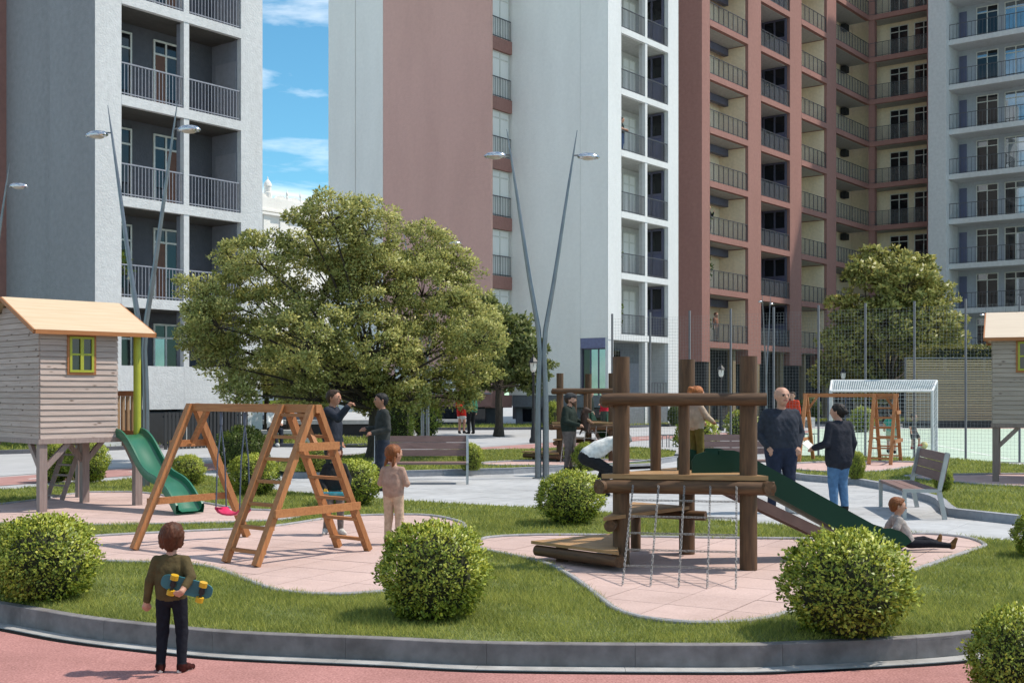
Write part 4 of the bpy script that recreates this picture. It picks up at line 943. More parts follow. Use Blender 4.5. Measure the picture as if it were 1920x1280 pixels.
# ---- trees
def limb(g, a, b, r0, r1, n=6, sag=.12):
    a = Vector(a); b = Vector(b); m = (a + b) / 2 + Vector((random.uniform(-1, 1), random.uniform(-1, 1), random.uniform(0, 1))) * (b - a).length * sag
    g.tube([a, a.lerp(m, .6), m.lerp(b, .4), b], [r0, r0 * .75 + r1 * .25, r0 * .35 + r1 * .65, r1], n)
def tree(label, loc, lobes, leaves, L, W, ml, trunk_r, fork, group, seed=1, mb=None):
    """lobes: (x, y, z, rx, rz); small clumps of leaves are spread over every lobe's outer shell"""
    global rng
    keep = rng; rng = np.random.default_rng(seed); random.seed(seed)
    o = empty('broadleaf_tree', loc, 0, label, 'tree', group); g = G(); forkp = Vector(fork)
    g.tube([(0, 0, 0), (.02, .01, fork[2] * .25), (fork[0] * .6, fork[1] * .6, fork[2] * .65), forkp], [trunk_r * 1.5, trunk_r, trunk_r * .85, trunk_r * .75], 10)
    Vs = []; tot = sum(l[3] ** 2 for l in lobes)
    for (x, y, z, rx, rz) in lobes:
        c = np.array([x, y, z]); limb(g, forkp + Vector((0, 0, random.uniform(-.3, .3))), (x, y, z - rz * .2), trunk_r * .30, trunk_r * .09)
        ncl = max(8, int(46 * rx)); d = rng.normal(size=(ncl, 3)); d[:, 2] += .15; d /= np.linalg.norm(d, axis=1)[:, None]
        rr = rng.uniform(.45, 1.12, ncl) ** .65; cc = c + d * rr[:, None] * np.array([rx, rx, rz]); cr_ = rng.uniform(.15, .34, ncl) * rx ** .5
        for q in range(0, ncl, 2): limb(g, (x, y, z - rz * .2), tuple(cc[q]), trunk_r * .08, .006, 4)
        nl = int(leaves * rx ** 2 / tot / ncl)
        e = rng.normal(size=(ncl, nl, 3)); e[..., 2] = e[..., 2] * .55; e /= np.linalg.norm(e, axis=2)[..., None]; q = rng.uniform(.25, 1.0, (ncl, nl)) ** .55
        P = cc[:, None, :] + e * (q * cr_[:, None])[..., None] * np.array([1.15, 1.15, .75])
        Dn = e * .7 + rng.normal(size=e.shape) * .6 + np.array([0, 0, .15]) + d[:, None, :] * .35
        Nd = e * .75 + d[:, None, :] * .45 + np.array([0, 0, .25]) + rng.normal(size=e.shape) * .25; Nd = Nd.reshape(-1, 3); Nd /= np.linalg.norm(Nd, axis=1)[:, None]
        V, F, Nn = leaf_quads(P.reshape(-1, 3), Dn.reshape(-1, 3), L, W, Nd); Vs.append((V, F, Nn))
    off = np.cumsum([0] + [len(v[0]) for v in Vs]); V = np.concatenate([v[0] for v in Vs]); F = np.concatenate([v[1] + o_ for v, o_ in zip(Vs, off)]); Nn = np.concatenate([v[2] for v in Vs])
    link(bpy.data.objects.new('crown', npmesh('crown', V, F, ml, normals=Nn)), o); g.obj('trunk', o, mb or mat('tree_bark', (.065, .05, .038), .9, (.035, .028, .02), scale=8, stretch=(4, 4, 1), bump=.6, bscale=14, bdist=.01))
    rng = keep; return o
M_leafA = leafmat('olive_tree_leaf', (.50, .495, .165), (.33, .345, .10), .38, .32, .9)
M_leafB = leafmat('green_tree_leaf', (.20, .235, .075), (.12, .15, .045), .42, .35, .8)
M_leafC = leafmat('mid_green_tree_leaf', (.42, .41, .12), (.27, .28, .08), .36, .34, .6)
# outline of the big crown, read in the photo at 28.5 m
def crown_lobes(pts, Y, tx, spread, seed):
    r = np.random.default_rng(seed); out = []
    for (px, py, rp) in pts:
        rx = rp / FPX * Y; out.append((gx(px, Y) - tx, float(r.uniform(-spread, spread)), CAMZ + (HOR - py) / FPX * Y, rx, rx * .85))
    return out
big = [(640, 425, 52), (700, 435, 62), (780, 455, 62), (575, 470, 50), (515, 500, 56), (455, 530, 50), (430, 480, 30), (410, 555, 44), (365, 590, 40), (440, 610, 60), (520, 590, 72), (610, 530, 78), (700, 540, 88), (790, 540, 80), (850, 500, 46),
       (860, 580, 66), (900, 640, 56), (880, 690, 52), (800, 650, 80), (700, 650, 84), (600, 640, 78), (510, 670, 62), (440, 680, 46), (390, 640, 40), (640, 720, 58), (560, 730, 46), (740, 725, 56), (830, 730, 46), (480, 735, 34), (350, 620, 24), (660, 480, 60), (585, 420, 22), (870, 745, 30), (520, 738, 36), (600, 742, 38), (690, 748, 38), (775, 746, 36), (415, 705, 34), (460, 715, 34)]
tree('big olive green tree with broad crown in the middle', (-3.35, 28.8, 0), crown_lobes(big, 28.8, -3.35, 1.9, 3), 150000, .080, .043, M_leafA, .16, (.05, 0, 1.5), 'trees among the towers', 3)
rt = [(1650, 480, 30), (1700, 490, 36), (1735, 505, 26), (1610, 520, 30), (1670, 540, 50), (1730, 560, 46), (1590, 580, 36), (1640, 610, 52), (1710, 630, 60), (1770, 600, 36), (1790, 645, 28), (1560, 640, 34), (1600, 670, 46), (1660, 690, 52), (1740, 690, 44), (1565, 700, 30), (1630, 725, 34)]
tree('dense green tree behind the sports cage at right', (gx(1665, 64), 64, 0), crown_lobes(rt, 64, gx(1665, 64), 2.6, 5), 42000, .24, .13, M_leafC, .24, (0, 0, 2.0), 'trees among the towers', 5)
dk = [(930, 590, 34), (960, 620, 40), (905, 570, 26), (985, 660, 34), (930, 670, 46), (1015, 690, 26), (890, 640, 36), (960, 700, 36), (900, 710, 36), (1000, 720, 22)]
tree('dark green tree right behind the big olive tree', (gx(935, 46), 46, 0), crown_lobes(dk, 46, gx(935, 46), 1.8, 7), 22000, .17, .095, M_leafB, .16, (0, 0, 1.8), 'trees among the towers', 7)
for i, (px, Y, pts, lab) in enumerate(((577, 41, [(580, 680, 40), (550, 650, 34), (610, 660, 40), (580, 720, 30), (540, 715, 24), (620, 715, 26)], 'slim dark trunk tree third from left under the big crown'), (500, 43, [(500, 670, 36), (470, 690, 30), (530, 700, 30), (500, 725, 26)], 'slim dark trunk tree leftmost under the big crown'), (541, 45, [(541, 690, 30), (520, 670, 26), (560, 680, 26), (541, 725, 20)], 'slim dark trunk tree between two others under the big crown'))):
    tree(lab, (gx(px, Y), Y, 0), crown_lobes(pts, Y, gx(px, Y), .9, 11 + i), 7000, .16, .09, M_leafB, .11, (0, 0, 1.5), 'slim trees under the big crown', 11 + i)
# clipped hedge block left of the kerbed bed and the pale one behind the slat fence
def hedge(label, x0, x1, y0, y1, z0, z1, n, m, L=.10):
    o = empty('hedge', ((x0 + x1) / 2, (y0 + y1) / 2, z0), 0, label, 'hedge'); n2 = n
    P = rng.uniform(-1, 1, (n2, 3)); ax = rng.integers(0, 3, n2); P[np.arange(n2), ax] = np.sign(P[np.arange(n2), ax]) * rng.uniform(.8, 1.05, n2)
    Dn = P + rng.normal(size=(n2, 3)) * .7; S = np.array([(x1 - x0) / 2, (y1 - y0) / 2, (z1 - z0) / 2]); V, F = leaf_quads(P * S + np.array([0, 0, S[2]]), Dn, L, L * .6); k = V[:, 2].reshape(-1, 4).min(1) > 0; V = V.reshape(-1, 4, 3)[k].reshape(-1, 3)
    link(bpy.data.objects.new('leaves', npmesh('hedge_leaves', V, np.arange(len(V)).reshape(-1, 4), m)), o)
    G().box(-S[0] * .8, S[0] * .8, -S[1] * .8, S[1] * .8, 0, S[2] * 1.8).obj('twigs', o, M_tw)
    if z0 > 1: G().box(-S[0], S[0], -S[1], S[1], -z0, -.01).obj('dark_backing', o, M_grpl)  # added dark block below the leaves, so gaps of the slat fence read dark
hedge('dark leafy hedge behind the man in the charcoal sweater', gx(716, 42), gx(768, 42), 42, 43.2, .05, 1.45, 2600, M_bushd)
hedge('pale yellow green hedge above the slatted wood fence', 20.3, 27, 58.6, 59.8, 2.75, 3.95, 4200, leafmat('pale_hedge_leaf', (.27, .26, .075), (.16, .16, .045), .35, .3, 3), .16)
# ---------------------------------------------------------------- street furniture
M_slat = wood('plum_brown_slat', (.22, .135, .12), (.16, .098, .088), (1.5, 14, 14), objrand=.08)
M_alu = mat('brushed_aluminium', (.42, .43, .43), .4, (.36, .37, .37), metal=.55)
M_steel = mat('lamp_pole_steel', (.22, .225, .24), .35, (.17, .175, .19), metal=.8, scale=3)
M_headl = mat('polished_lamp_head', (.62, .63, .65), .16, (.55, .56, .58), metal=.95)
M_lens = mat('lamp_lens', (.55, .50, .42), .3)
M_iron = mat('black_iron', (.018, .018, .02), .5)
M_cream_l = mat('lantern_glass', (.72, .70, .64), .3)
def bench(label, loc, rz, L=1.7):
    """slatted bench: seat front at -y, backrest leaning towards +y"""
    b = empty('bench', loc, rz, label, 'bench', 'plum slatted benches'); SH_ = .40
    for i in range(3):
        y = -.22 + i * .155; G().box(-L / 2, L / 2, y, y + .145, SH_ - .035, SH_).obj('seat_slat', b, M_slat)
    for i in range(3):
        z = SH_ + .10 + i * .128; y = .26 + (z - SH_) * .20; g = G(); g.add([(-L / 2, y, z), (L / 2, y, z), (L / 2, y + .024, z + .118), (-L / 2, y + .024, z + .118), (-L / 2, y + .03, z - .005), (L / 2, y + .03, z - .005), (L / 2, y + .054, z + .113), (-L / 2, y + .054, z + .113)], [(0, 1, 2, 3), (7, 6, 5, 4), (0, 4, 5, 1), (1, 5, 6, 2), (2, 6, 7, 3), (3, 7, 4, 0)]); g.obj('back_slat', b, M_slat)
    for s in (-1, 1):
        x = s * (L / 2 + .012)
        f = G(); f.bar((x, -.21, 0), (x, -.21, SH_ - .02), .045, .05, up=(0, 1, 0)); f.obj('front_leg', b, M_alu)
        f = G(); f.bar((x, .31, 0), (x, .235, SH_ - .02), .045, .06, up=(0, 1, 0)); f.bar((x, .235, SH_ - .03), (x, .345, SH_ + .49), .045, .055, up=(0, 1, 0)); f.obj('rear_leg', b, M_alu)
        G().bar((x, -.235, SH_ - .02), (x, .26, SH_ - .02), .044, .045).obj('arm_bar', b, M_alu)
    return b
X, Y = gp(790, 908); bench('bench with plum slats on the plaza behind the girl', (X - .02, Y + .15, 0.006), R(2))
bench('bench with plum slats behind the deck and the green slide', (gx(1362, 22.9), 22.9, 0.006), R(-3))
bench('bench with plum slats near the right, seen from its side', (5.56, 16.8, .006), R(-97), 1.7)
def vlamp(label, loc, rz, s=1.0, light=False):
    """two slim tapered poles that part above head height, each with a flat oval lamp head"""
    l = empty('street_lamp', loc, rz, label, 'street lamp', 'silver twin street lamps')
    for sx in (-1, 1):
        pts = []; rad = []
        for i in range(15):
            u = i / 14; z = 6.85 * u; o = .075 if z < 2.6 else .075 + .62 * ((z - 2.6) / 4.25) ** 1.08
            k = 0 if z > 2.9 else .0
            pts.append((sx * (o - .045 * math.exp(-((z - 2.75) / .8) ** 2)), 0, z)); rad.append(.062 * (1 - u) ** .6 + .006)
        p = G().tube(pts, rad, 10).obj('pole', l, M_steel)
        zh = 6.35 + (.0 if sx > 0 else .0); xo = sx * (.075 + .62 * ((zh - 2.6) / 4.25) ** 1.08)
        G().tube([(xo, 0, zh), (xo + sx * .06, 0, zh + .005), (xo + sx * .12, 0, zh + .01)], .014, 6).obj('bracket', p, M_steel)
        h = G(); n = 16; prof = [(.02, .075), (.10, .07), (.17, .05), (.215, .015), (.225, -.01), (.20, -.035), (.01, -.04)]; vs = []
        for r, z in prof:
            for k in range(n):
                t = 2 * math.pi * k / n; vs.append((xo + sx * .30 + r * math.cos(t), r * .55 * math.sin(t), zh - .02 + z + sx * r * math.cos(t) * -.02))
        h.add(vs, [(i * n + k, i * n + (k + 1) % n, (i + 1) * n + (k + 1) % n, (i + 1) * n + k) for i in range(len(prof) - 1) for k in range(n)], 0, True); h.obj('lamp_head', p, M_headl)
        G().lathe([(.01, -.062), (.10, -.055), (.13, -.035)], 12, at=(xo + sx * .30, 0, zh - .02)).obj('lens', p, M_lens)
    G().lathe([(.01, .02), (.19, .02), (.19, 0)], 16).obj('base_plate', l, M_steel); l.scale = (s, s, s)
    return l
vlamp('tall silver twin lamp standing alone on the plaza in the middle', (.59, 23.5, .005), R(3))
vlamp('tall silver twin lamp behind the left playhouse roof', (gx(267, 21.3), 21.3, 0), R(-14))
vlamp('silver twin lamp at the far left edge, only one head seen', (gx(-36, 27), 27, 0), R(-8))
vlamp('silver twin lamp hidden behind the right side of the big tree', (gx(797, 37), 37, 0), R(10))
vlamp('thin distant twin lamp in front of the red block', (gx(1437, 62), 62, 0), R(60))
vlamp('distant twin lamp above the roof of the right playhouse', (gx(1867, 72), 72, 0), R(12))
def lantern(label, loc):
    l = empty('lantern_post', loc, 0, label, 'lantern', 'black iron lanterns')
    G().lathe([(.13, 0), (.14, .1), (.09, .2), (.085, .45), (.055, .55), (.045, 1.2), (.038, 2.25), (.07, 2.3), (.03, 2.36)], 12).obj('post', l, M_iron)
    G().lathe([(.06, 2.36), (.10, 2.42), (.145, 2.68), (.02, 2.681)], 6, sq=True).obj('glass', l, M_cream_l)
    c = G().lathe([(.19, 2.68), (.175, 2.72), (.08, 2.84), (.03, 2.88), (.035, 2.92), (.005, 2.97)], 6, sq=True); c.obj('cap', l, M_iron)
    f = G()
    for k in range(6):
        t = 2 * math.pi * k / 6 + math.pi / 6; f.bar((.062 * math.cos(t), .062 * math.sin(t), 2.36), (.15 * math.cos(t), .15 * math.sin(t), 2.69), .014, .014)
    f.obj('lantern_frame', l, M_iron)
lantern('black iron lantern left of the man with the dog', (gx(1000, 40), 40, 0)); lantern('black iron lantern right of the child on the deck', (gx(1352, 52.5), 52.5, 0)); lantern('small distant black lantern in front of the right tree', (gx(1581, 61), 61, 0))
# ---- sports cage
M_wire = mat('galvanised_wire', (.30, .30, .31), .5, metal=.4); M_cpost = mat('grey_cage_post', (.17, .165, .18), .55)
cage = empty('sports_cage_fence', (2.97, 35.4, 0), math.atan2(29.75 - 35.4, 11.3 - 2.97), 'tall grey wire mesh fence of the sports cage', 'fence')
HC = 3.9; WP = 1.258; NP = 12
pm = G().box(-.024, .024, -.024, .024, 0, HC + .12).mesh('cage_post', M_cpost)
g = G(); ww = .003
for i in range(45): z = .06 + i * (HC - .1) / 44; g.box(0.03, WP - .03, -ww / 2, ww / 2, z - ww / 2, z + ww / 2)
for i in range(1, 14): x = .03 + i * (WP - .06) / 14; g.box(x - ww / 2, x + ww / 2, ww / 2, ww * 1.5, .06, HC - .04)
wm = g.mesh('wire_panel', M_wire)
for i in range(NP + 1):
    sub('cage_post', pm, cage, (i * WP, 0, 0))
    if i < NP: sub('wire_panel', wm, cage, (i * WP, 0, 0))
M_gw = mat('white_goal_paint', (.72, .73, .73), .5); M_net = mat('goal_net', (.62, .64, .64), .8)
goal = empty('football_goal', (9.05, 29.3, .006), R(-5), 'white football goal with net in the sports cage', 'goal')
a, b = 1.22, 1.30; zb, zf, dp = 1.72, 1.98, 1.05; sk = .30
P = {'nl': (-a, 0, 0), 'nr': (a, 0, 0), 'fl': (-b + sk, dp, 0), 'fr': (b + sk, dp, 0)}
def up(p, z): return (p[0], p[1], z)
for k, z in (('nl', zb), ('nr', zb), ('fl', zf), ('fr', zf)): G().cyl(P[k], up(P[k], z), .035, n=10).obj('goal_post', goal, M_gw)
for p, q in ((up(P['nl'], zb), up(P['nr'], zb)), (up(P['fl'], zf), up(P['fr'], zf)), (up(P['nl'], zb), up(P['fl'], zf)), (up(P['nr'], zb), up(P['fr'], zf))): G().cyl(p, q, .03, n=8).obj('goal_bar', goal, M_gw)
def net(q, nu, nv, w=.006):
    g = G(); q = [Vector(p) for p in q]
    for i in range(nu + 1): u = i / nu; g.bar(q[0].lerp(q[1], u), q[3].lerp(q[2], u), w, w)
    for j in range(nv + 1): v = j / nv; g.bar(q[0].lerp(q[3], v), q[1].lerp(q[2], v), w, w)
    return g
net([P['nl'], P['nr'], up(P['nr'], zb), up(P['nl'], zb)], 26, 18).obj('back_net', goal, M_net)
net([up(P['nl'], zb), up(P['nr'], zb), up(P['fr'], zf), up(P['fl'], zf)], 46, 20, .016).obj('roof_net', goal, M_net)
for k, f in (('nl', 'fl'), ('nr', 'fr')): net([P[k], P[f], up(P[f], zf), up(P[k], zb)], 11, 18).obj('side_net', goal, M_net)
# ---- slatted wood fence
M_fs = wood('tan_fence_slat', (.38, .285, .185), (.29, .21, .13), (1.5, 14, 14), objrand=.12)
sf = empty('slat_fence', (gx(1699, 57), 57, 0), R(2), 'tan horizontal slat fence behind the goal', 'fence')
sl = G().box(0, 7.6, -.02, .02, 0, .076).mesh('slat', M_fs)
for i in range(25): sub('slat', sl, sf, (0, 0, .35 + i * .117))
pf = G().box(-.05, .05, .021, .11, 0, 3.3).mesh('fence_post', M_cpost)
for x in (0, 1.9, 3.8, 5.7, 7.6): sub('fence_post', pf, sf, (x, 0, 0))
G().box(-.05, 7.65, -.05, .12, 3.30, 3.36).obj('fence_cap', sf, M_cpost); G().box(-.1, 7.7, -.15, .2, 0, .3).obj('fence_base', sf, M_plinth)
# ---- small things
bn = empty('waste_bin', (gx(1146, 32), 32, 0), 0, 'brown slatted waste bin behind the bending person', 'bin')
G().lathe([(.02, .05), (.24, .05), (.24, .85), (.2, .86), (.2, .3)], 16).obj('bucket', bn, M_iron); st = G().box(-.035, .035, -.275, -.255, .08, .88)
stm = st.mesh('stave', M_slat)
for k in range(18): o = sub('stave', stm, bn); o.rotation_euler.z = 2 * math.pi * k / 18
G().lathe([(.21, .88), (.285, .88), (.285, .92), (.21, .92), (.21, .88)], 18).obj('rim', bn, M_alu)
M_cben = mat('pale_concrete_bench', (.50, .49, .47), .85, bump=.2)
def cbench(label, loc, rz, L):
    o = empty('concrete_bench', loc, rz, label, 'bench', 'pale concrete benches'); G().box(-L / 2, L / 2, -.25, .25, .38, .5).obj('seat', o, M_cben)
    for s in (-1, 1): G().box(s * L / 2 - (.2 if s > 0 else 0), s * L / 2 + (0 if s > 0 else .2), -.24, .24, 0, .379).obj('leg', o, M_cben)
cbench('pale concrete bench left of the woman in red', (gx(845, 53), 53, 0), R(10), 1.9)
cbench('pale concrete bench with the seated person behind the swing', (gx(520, 38), 38, .0), R(14), 2.0)
cbench('pale concrete bench far behind the bald man', (gx(1500, 57), 57, 0), R(25), 1.4)
lw = empty('low_wall', (gx(560, 46.5), 46.5, 0), R(8), 'long low white ledge under the tree crowns', 'wall'); G().box(-4.2, 4.2, -.3, .3, .46, .62).obj('ledge', lw, M_cben); G().box(-4.1, 4.1, -.12, .12, 0, .459).obj('wall_base', lw, M_plinth)
pg_ = empty('garden_wall', (gx(500, 60), 60, 0), R(4), 'white wall with yellow green stripe seen below the tree crowns', 'wall'); G().box(-6.5, 3.2, -.15, .15, .55, 2.6).obj('wall_panel', pg_, M_pw2); G().box(-6.5, 3.2, -.2, .2, .0, .549).obj('wall_base', pg_, M_grpl); G().box(-6.5, 3.2, -.19, -.151, 1.0, 1.28).obj('stripe', pg_, mat('yellow_green_stripe', (.45, .47, .05), .7))
for i, (px, Y, lab) in enumerate(((1246, 37, 'bike rack hoops behind the left rail of the climbing frame'), (1500, 38, 'bike rack hoops left of the far swing set'))):
    r = empty('bike_rack', (gx(px, Y), Y, 0), R(15), lab, 'bike rack', 'grey bike racks')
    for k in range(4): G().tube([(-.3 + k * .22, -.02, 0), (-.3 + k * .22, -.02, .32), (-.27 + k * .22, 0, .36), (-.17 + k * .22, 0, .36), (-.14 + k * .22, .02, .32), (-.14 + k * .22, .02, 0)], .014, 6).obj('hoop', r, M_steel)
    G().box(-.36, .62, -.03, .03, .365, .39).obj('top_bar', r, M_steel)
bl = empty('ball', (gx(1724, 36), 35.6, .12), 0, 'small yellow football at the feet of the boy in dark', 'ball')
g = G().lathe([(.11 * math.sin(math.pi * i / 10) + .0005, -.11 * math.cos(math.pi * i / 10)) for i in range(11)], 14); g.obj('skin', bl, mat('ball_skin', (.55, .50, .20), .5))
# plants on balconies
M_pot = mat('dark_pot', (.05, .045, .04), .7)
def plant(label, p, h, n=120):
    o = empty('balcony_plant', p, 0, label, 'plant', 'potted balcony plants'); G().lathe([(.01, 0), (.13, 0), (.17, .3), (.14, .3), (.01, .26)], 10).obj('pot', o, M_pot)
    P = rng.normal(size=(n, 3)) * np.array([.17, .17, .24 * h]) + np.array([0, 0, .3 + h * .55]); V, F = leaf_quads(P, rng.normal(size=(n, 3)) + np.array([0, 0, .5]), .22, .12); link(bpy.data.objects.new('foliage', npmesh('plant_leaves', V, F, M_bushd)), o)
    G().tube([(0, 0, .25), (.03, 0, .3 + h * .4), (0, .03, .3 + h * .7)], .015, 5).obj('stem', o, M_tw)
for k, (lab, hh) in enumerate((('tall potted plant on the third red balcony from below, left bay', 1.3), ('tall potted plant on the second red balcony from below, left bay', 1.4), ('potted plant beside the man on the lowest red balcony', 1.2))): plant(lab, fR.w(.45, .5, FL[3 - k]), hh)
plant('potted plant on the second balcony of the white tower corner', fM.w(.3, .6, FL[2]), 1.1); plant('potted plant on the lowest balcony of the white tower corner', fM.w(.3, .6, FL[1]), 1.1)
plant('leafy plant on the lowest railed balcony of the left tower', fL.w(.25, .5, FL[1]), 1.2)
# ---------------------------------------------------------------- people (one continuous surface each)
def nets(fld, org, h):
    """surface nets: vertices and quads of the zero level"""
    nx, ny, nz = fld.shape; ins = fld < 0
    c = np.zeros((nx - 1, ny - 1, nz - 1), np.int8)
    for i in (0, 1):
        for j in (0, 1):
            for k in (0, 1): c += ins[i:nx - 1 + i, j:ny - 1 + j, k:nz - 1 + k]
    act = (c > 0) & (c < 8); idx = np.full(act.shape, -1, np.int64); cells = np.argwhere(act); idx[act] = np.arange(len(cells))
    acc = np.zeros((len(cells), 3)); cnt = np.zeros(len(cells)); ci, cj, ck = cells.T
    corner = {(i, j, k): fld[ci + i, cj + j, ck + k] for i in (0, 1) for j in (0, 1) for k in (0, 1)}
    for a in corner:
        for ax in range(3):
            if a[ax] == 0:
                b = list(a); b[ax] = 1; b = tuple(b); fa, fb = corner[a], corner[b]; m = (fa < 0) != (fb < 0)
                t = fa / (fa - fb + 1e-12); p = np.tile(np.array(a, float), (len(cells), 1)); p[:, ax] += t
                acc[m] += p[m]; cnt[m] += 1
    V = (cells + acc / np.maximum(cnt, 1)[:, None]) * h + org
    Q = []
    for ax in range(3):
        u, v = (ax + 1) % 3, (ax + 2) % 3
        sl0 = [slice(None)] * 3; sl1 = [slice(None)] * 3; sl0[ax] = slice(0, -1); sl1[ax] = slice(1, None)
        ch = ins[tuple(sl0)] != ins[tuple(sl1)]; e = np.argwhere(ch)
        e = e[(e[:, u] > 0) & (e[:, v] > 0) & (e[:, u] < fld.shape[u] - 1) & (e[:, v] < fld.shape[v] - 1)]
        flip = ins[e[:, 0], e[:, 1], e[:, 2]]
        def g(du, dv):
            q = e.copy(); q[:, u] += du; q[:, v] += dv; return idx[q[:, 0], q[:, 1], q[:, 2]]
        q = np.stack([g(-1, -1), g(0, -1), g(0, 0), g(-1, 0)], 1); q[~flip] = q[~flip][:, ::-1]; Q.append(q)
    return V, np.concatenate(Q), cells
def rcone(P, a, b, ra, rb):
    ab = b - a; L2 = float(ab @ ab) + 1e-12; t = np.clip(((P - a) @ ab) / L2, 0, 1); return np.linalg.norm(P - a - t[..., None] * ab, axis=-1) - (ra + (rb - ra) * t)
def sdf_mesh(name, prims, order, mats, h, k=.02, cuts=(), wob=0.0):
    """prims: (class, a, b, ra, rb); smooth union inside a class, classes joined into one surface"""
    A = np.array([[*p[1]] for p in prims]); B = np.array([[*p[2]] for p in prims]); r = np.array([[max(p[3], p[4])] for p in prims])
    lo = np.minimum(A, B).__sub__(r).min(0) - 3 * h; hi = (np.maximum(A, B) + r).max(0) + 3 * h
    n = np.ceil((hi - lo) / h).astype(int) + 1; ax = [lo[i] + h * np.arange(n[i]) for i in range(3)]
    F = {c: np.full(tuple(n), .3, np.float32) for c in order}
    for (c, a, b, ra, rb, *kk) in prims:
        a = np.array(a, float); b = np.array(b, float); m = max(ra, rb) + 2.2 * k + 2 * h; l = np.minimum(a, b) - m; u = np.maximum(a, b) + m
        s = tuple(slice(max(0, int((l[i] - lo[i]) / h)), min(n[i], int((u[i] - lo[i]) / h) + 2)) for i in range(3))
        P = np.stack(np.meshgrid(ax[0][s[0]], ax[1][s[1]], ax[2][s[2]], indexing='ij'), -1); d = rcone(P, a, b, ra, rb).astype(np.float32)
        kk = kk[0] if kk else k; o = F[c][s]; q = np.maximum(kk - np.abs(o - d), 0) / kk; F[c][s] = np.minimum(o, d) - q * q * kk * .25
    if cuts:
        P = np.stack(np.meshgrid(*ax, indexing='ij'), -1)
        for c, nrm, off in cuts: F[c] = np.maximum(F[c], (P @ np.array(nrm, float) - off).astype(np.float32))
    T = F[order[0]].copy(); k2 = k * .35
    for c in order[1:]:
        q = np.maximum(k2 - np.abs(T - F[c]), 0) / k2; T = np.minimum(T, F[c]) - q * q * k2 * .25
    if wob:
        P = np.stack(np.meshgrid(*ax, indexing='ij'), -1) / wob[1]; T = T + wob[0] * (np.sin(P[..., 0] * 3.1 + 2 * np.sin(P[..., 2] * 1.3)) * np.sin(P[..., 1] * 2.7 + P[..., 2] * .9) + .6 * np.sin(P[..., 2] * 2.3 + P[..., 0] * 4.1)).astype(np.float32)
    V, Q, cells = nets(T, lo, h)
    cv = np.stack([F[c][cells[:, 0], cells[:, 1], cells[:, 2]] + F[c][cells[:, 0] + 1, cells[:, 1] + 1, cells[:, 2] + 1] for c in order], 1); cls = cv.argmin(1)
    fm = np.sort(cls[Q], 1)[:, 1]
    return npmesh(name, V, Q, mats, True, fm)
SKIN = lambda t: mat('skin_%.2f' % t[0], t, .55, tuple(c * .9 for c in t), scale=12, spec=.3)
SK1, SK2, SK3 = (.50, .27, .19), (.42, .20, .13), (.38, .19, .12)
def cloth(name, c, f=.75): return mat('cloth_' + name, c, .85, tuple(x * f for x in c), scale=16, detail=3, bump=.5, bscale=34, bdist=.012, spec=.15, coords='Object')
def hairm(name, c): return mat('hair_' + name, c, .6, tuple(x * .45 for x in c), scale=34, detail=4, stretch=(1, 1, .22), spec=.3, contrast=(.3, .7), bump=.9, bscale=55, bdist=.01)
BASE = dict(head=(0, -.012, .930), neck=(0, .012, .845), shL=(.100, .012, .805), shR=(-.100, .012, .805), elL=(.128, .025, .640), elR=(-.128, .025, .640), wrL=(.138, -.012, .495), wrR=(-.138, -.012, .495),
            pel=(0, .005, .520), hiL=(.050, .005, .505), hiR=(-.050, .005, .505), knL=(.056, -.012, .280), knR=(-.056, -.012, .280), anL=(.060, .018, .050), anR=(-.060, .018, .050), toL=(.072, -.085, .016), toR=(-.072, -.085, .016))
KID = dict(BASE, head=(0, -.012, .884), neck=(0, .012, .785), shL=(.092, .012, .732), shR=(-.092, .012, .732), elL=(.128, .025, .600), elR=(-.135, .025, .600), wrL=(.145, -.012, .470), wrR=(-.145, -.012, .470), pel=(0, .005, .485), hiL=(.052, .005, .470), hiR=(-.052, .005, .470), knL=(.058, -.012, .260), knR=(-.058, -.012, .260))
